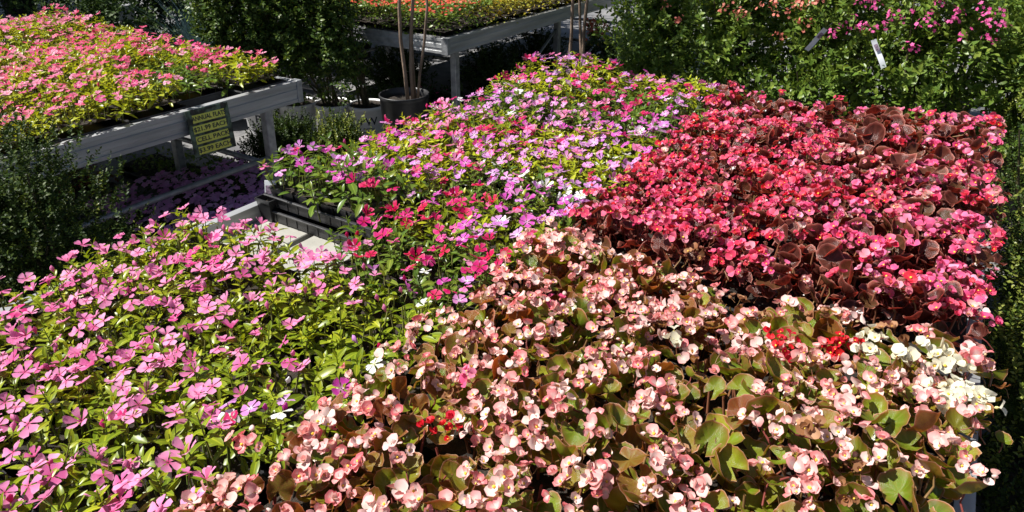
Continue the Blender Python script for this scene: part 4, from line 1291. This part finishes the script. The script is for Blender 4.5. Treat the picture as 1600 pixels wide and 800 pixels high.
# shaded shrubs at the upper left
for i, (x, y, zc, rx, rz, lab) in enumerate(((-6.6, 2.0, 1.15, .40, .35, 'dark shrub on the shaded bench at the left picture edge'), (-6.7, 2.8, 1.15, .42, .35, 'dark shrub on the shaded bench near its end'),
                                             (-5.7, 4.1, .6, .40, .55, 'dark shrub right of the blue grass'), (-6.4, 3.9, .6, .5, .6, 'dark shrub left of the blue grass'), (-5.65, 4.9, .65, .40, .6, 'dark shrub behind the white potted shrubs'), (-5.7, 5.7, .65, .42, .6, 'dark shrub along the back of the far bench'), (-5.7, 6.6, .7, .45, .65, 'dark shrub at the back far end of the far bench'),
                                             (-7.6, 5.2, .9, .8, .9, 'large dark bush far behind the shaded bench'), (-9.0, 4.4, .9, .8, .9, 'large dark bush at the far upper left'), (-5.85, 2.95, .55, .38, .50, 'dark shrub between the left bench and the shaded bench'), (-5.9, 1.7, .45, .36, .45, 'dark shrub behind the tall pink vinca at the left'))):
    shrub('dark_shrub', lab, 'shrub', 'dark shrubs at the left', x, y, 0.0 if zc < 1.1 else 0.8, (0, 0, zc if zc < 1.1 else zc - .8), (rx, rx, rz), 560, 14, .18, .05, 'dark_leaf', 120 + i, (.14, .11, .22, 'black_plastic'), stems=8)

# ------------------------------------------------------------------ plants on the far bench and on the ground
def mound_flat(name, label, cat, group, x, y, z, leafmat, flower, n, nfl, hz, llen=.022, fl_mat=None, w=TW, d=TD, fs=.011, seed=0):
    rs = np.random.default_rng(seed)
    t = empty(name, (x, y, z), label, cat, group)
    put('tray', TRAY, t)
    put('soil', SOIL, t)
    a = rs.random(n) * 6.28; el = rs.normal(.45, .4, n)
    dd = np.stack([np.cos(a) * np.cos(el), np.sin(a) * np.cos(el), np.sin(el)], 1)
    px = rs.uniform(-w / 2 - .02, w / 2 + .02, n); py = rs.uniform(-d / 2 - .02, d / 2 + .02, n)
    top = hz + .02 * bumps(x + px, y + py, 9)
    pz = np.where(rs.random(n) < .55, top - rs.uniform(0, .03, n), rs.uniform(.07, 1, n) * top)
    nn = np.stack([rs.normal(0, .5, n), rs.normal(0, .5, n), np.ones(n)], 1)
    tag(put('foliage', mesh('foliage', scatter(SL, frames(dd, nn, llen * rs.uniform(.7, 1.3, n), np.stack([px, py, pz], 1)), rs.random(n)), [M[leafmat]]), t), kind='stuff')
    if nfl:
        Ms = []
        for i in range(nfl):
            fx, fy = rs.uniform(-w / 2, w / 2), rs.uniform(-d / 2, d / 2)
            zt = hz + .02 * float(bumps(x + fx, y + fy, 9)) + rs.uniform(.004, .02)
            nrm = unit((rs.normal(0, .35), rs.normal(0, .35) - .2, 1))
            p = unit(np.cross(nrm, (.4, .6, .1))); q = np.cross(nrm, p); ph = rs.random() * 6
            for k in range(5):
                aa = ph + k * 1.2566
                Ms.append(frames([p * math.cos(aa) + q * math.sin(aa)], [nrm], fs, [(fx, fy, zt)])[0])
        tag(put('blossoms', mesh('blossoms', scatter(small_leaf(.95, .05, .1), np.array(Ms), np.repeat(rs.random(nfl), 5)), [M[flower]]), t), kind='stuff')
    return t
for ci, cx in enumerate((-3.145, -3.715, -4.285, -4.855)):
    for r in range(10):
        y = 3.645 + TD / 2 + r * .289
        gold = (y > 4.55 + .25 * ci) if ci < 2 else (y > 5.3)
        mound_flat('mound_flat', 'flat of %s plants on far bench, %s row from near end, %s line' % ('golden green' if gold else 'orange red', ORD[r].replace('front', 'first'), ('first', 'second', 'third', 'fourth')[ci]), 'flower flat', 'flats on the far bench',
                   cx, y, 0.807, 'gold_leaf' if gold else ('shrub_leaf' if (r < 1 or RNG.random() < .4) else 'gold_leaf'), 'ember', 1000, 8 if gold else 110, .20, .032, seed=200 + ci * 10 + r)
k = 0
for x, y, lab in ((-2.78, 1.75, 'nearest the pink vinca'), (-2.82, 2.06, 'below the price sign on the aisle side'), (-3.38, 1.72, 'deep under the bench'), (-3.40, 2.03, 'under the bench between its legs'), (-3.30, 2.34, 'beside the bench leg')):
    mound_flat('mound_flat', 'flat of purple impatiens on the shaded ground, ' + lab, 'flower flat', 'purple flats on the ground', x, y, 0.06, 'dark_leaf', 'impatiens', 420, 250, .18, .026, fs=.018, seed=300 + k); k += 1
for x, y, lf, lab in ((-4.3, 1.55, 'red_mound_leaf', 'flat of dark red plants on the ground under the left bench'), (-4.4, 1.9, 'red_mound_leaf', 'flat of dark red plants on the ground deep behind the table legs'),
                      (-4.2, 2.35, 'shrub_leaf', 'flat of low green plants on the ground behind the price sign'), (-3.65, 2.42, 'shrub_leaf', 'flat of low green plants on the ground by the bench end'), (-2.72, 2.45, 'dark_leaf', 'flat of dark leafy plants on the aisle ground by the lilac vinca')):
    mound_flat('mound_flat', lab, 'flower flat', 'leafy flats on the ground', x, y, 0.014, lf, 'salmon', 420, 0, .15, .03, seed=320 + k); k += 1
# flats under the far bench and a trailing orange plant
for i, (x, y, lab) in enumerate(((-3.3, 4.4, 'flat of dark plants under the far bench near its end'), (-3.3, 5.2, 'flat of dark plants under the far bench by its second leg'), (-3.4, 6.2, 'flat of dark plants under the far bench in its middle'), (-3.9, 4.6, 'flat of dark plants under the far bench behind the black pot'), (-3.9, 5.6, 'flat of dark plants deep under the far bench'), (-2.75, 5.0, 'flat of dark plants on the ground beside the far bench'))):
    mound_flat('mound_flat', lab, 'flower flat', 'flats under the far bench', x, y, .014, 'dark_leaf', 'cerise', 380, 20, .14, .028, seed=350 + i)
for i, (x, y, lab) in enumerate(((-3.25, 4.75, 'added low dark shrub under the far bench near the black pot'), (-3.3, 5.6, 'added low dark shrub under the middle of the far bench'), (-3.9, 4.3, 'added low dark shrub deep under the far bench'), (-2.62, 5.75, 'added low dark shrub beside the far bench rail'))):
    shrub('dark_shrub', lab, 'shrub', 'added shrubs darkening the far bench ground', x, y, 0.0, (0, 0, .34), (.28, .34, .24), 330, 14, .12, .034, 'dark_leaf', 410 + i, (.12, .10, .16, 'black_plastic'), stems=8)  # added dark plants that cover sunlit ground around the far bench
pt = ray_at_y(930, 45, 6.2)
shrub('trailing_plant', 'small orange flowering plant beside the far bench corner', 'plant', None, pt.x, pt.y, pt.z - .45, (0, 0, .42), (.12, .12, .14), 60, 10, .1, .03, 'gold_leaf', 400, (.10, .08, .30, 'black_plastic'), flower='salmon', nflower=12, fsize=.014)
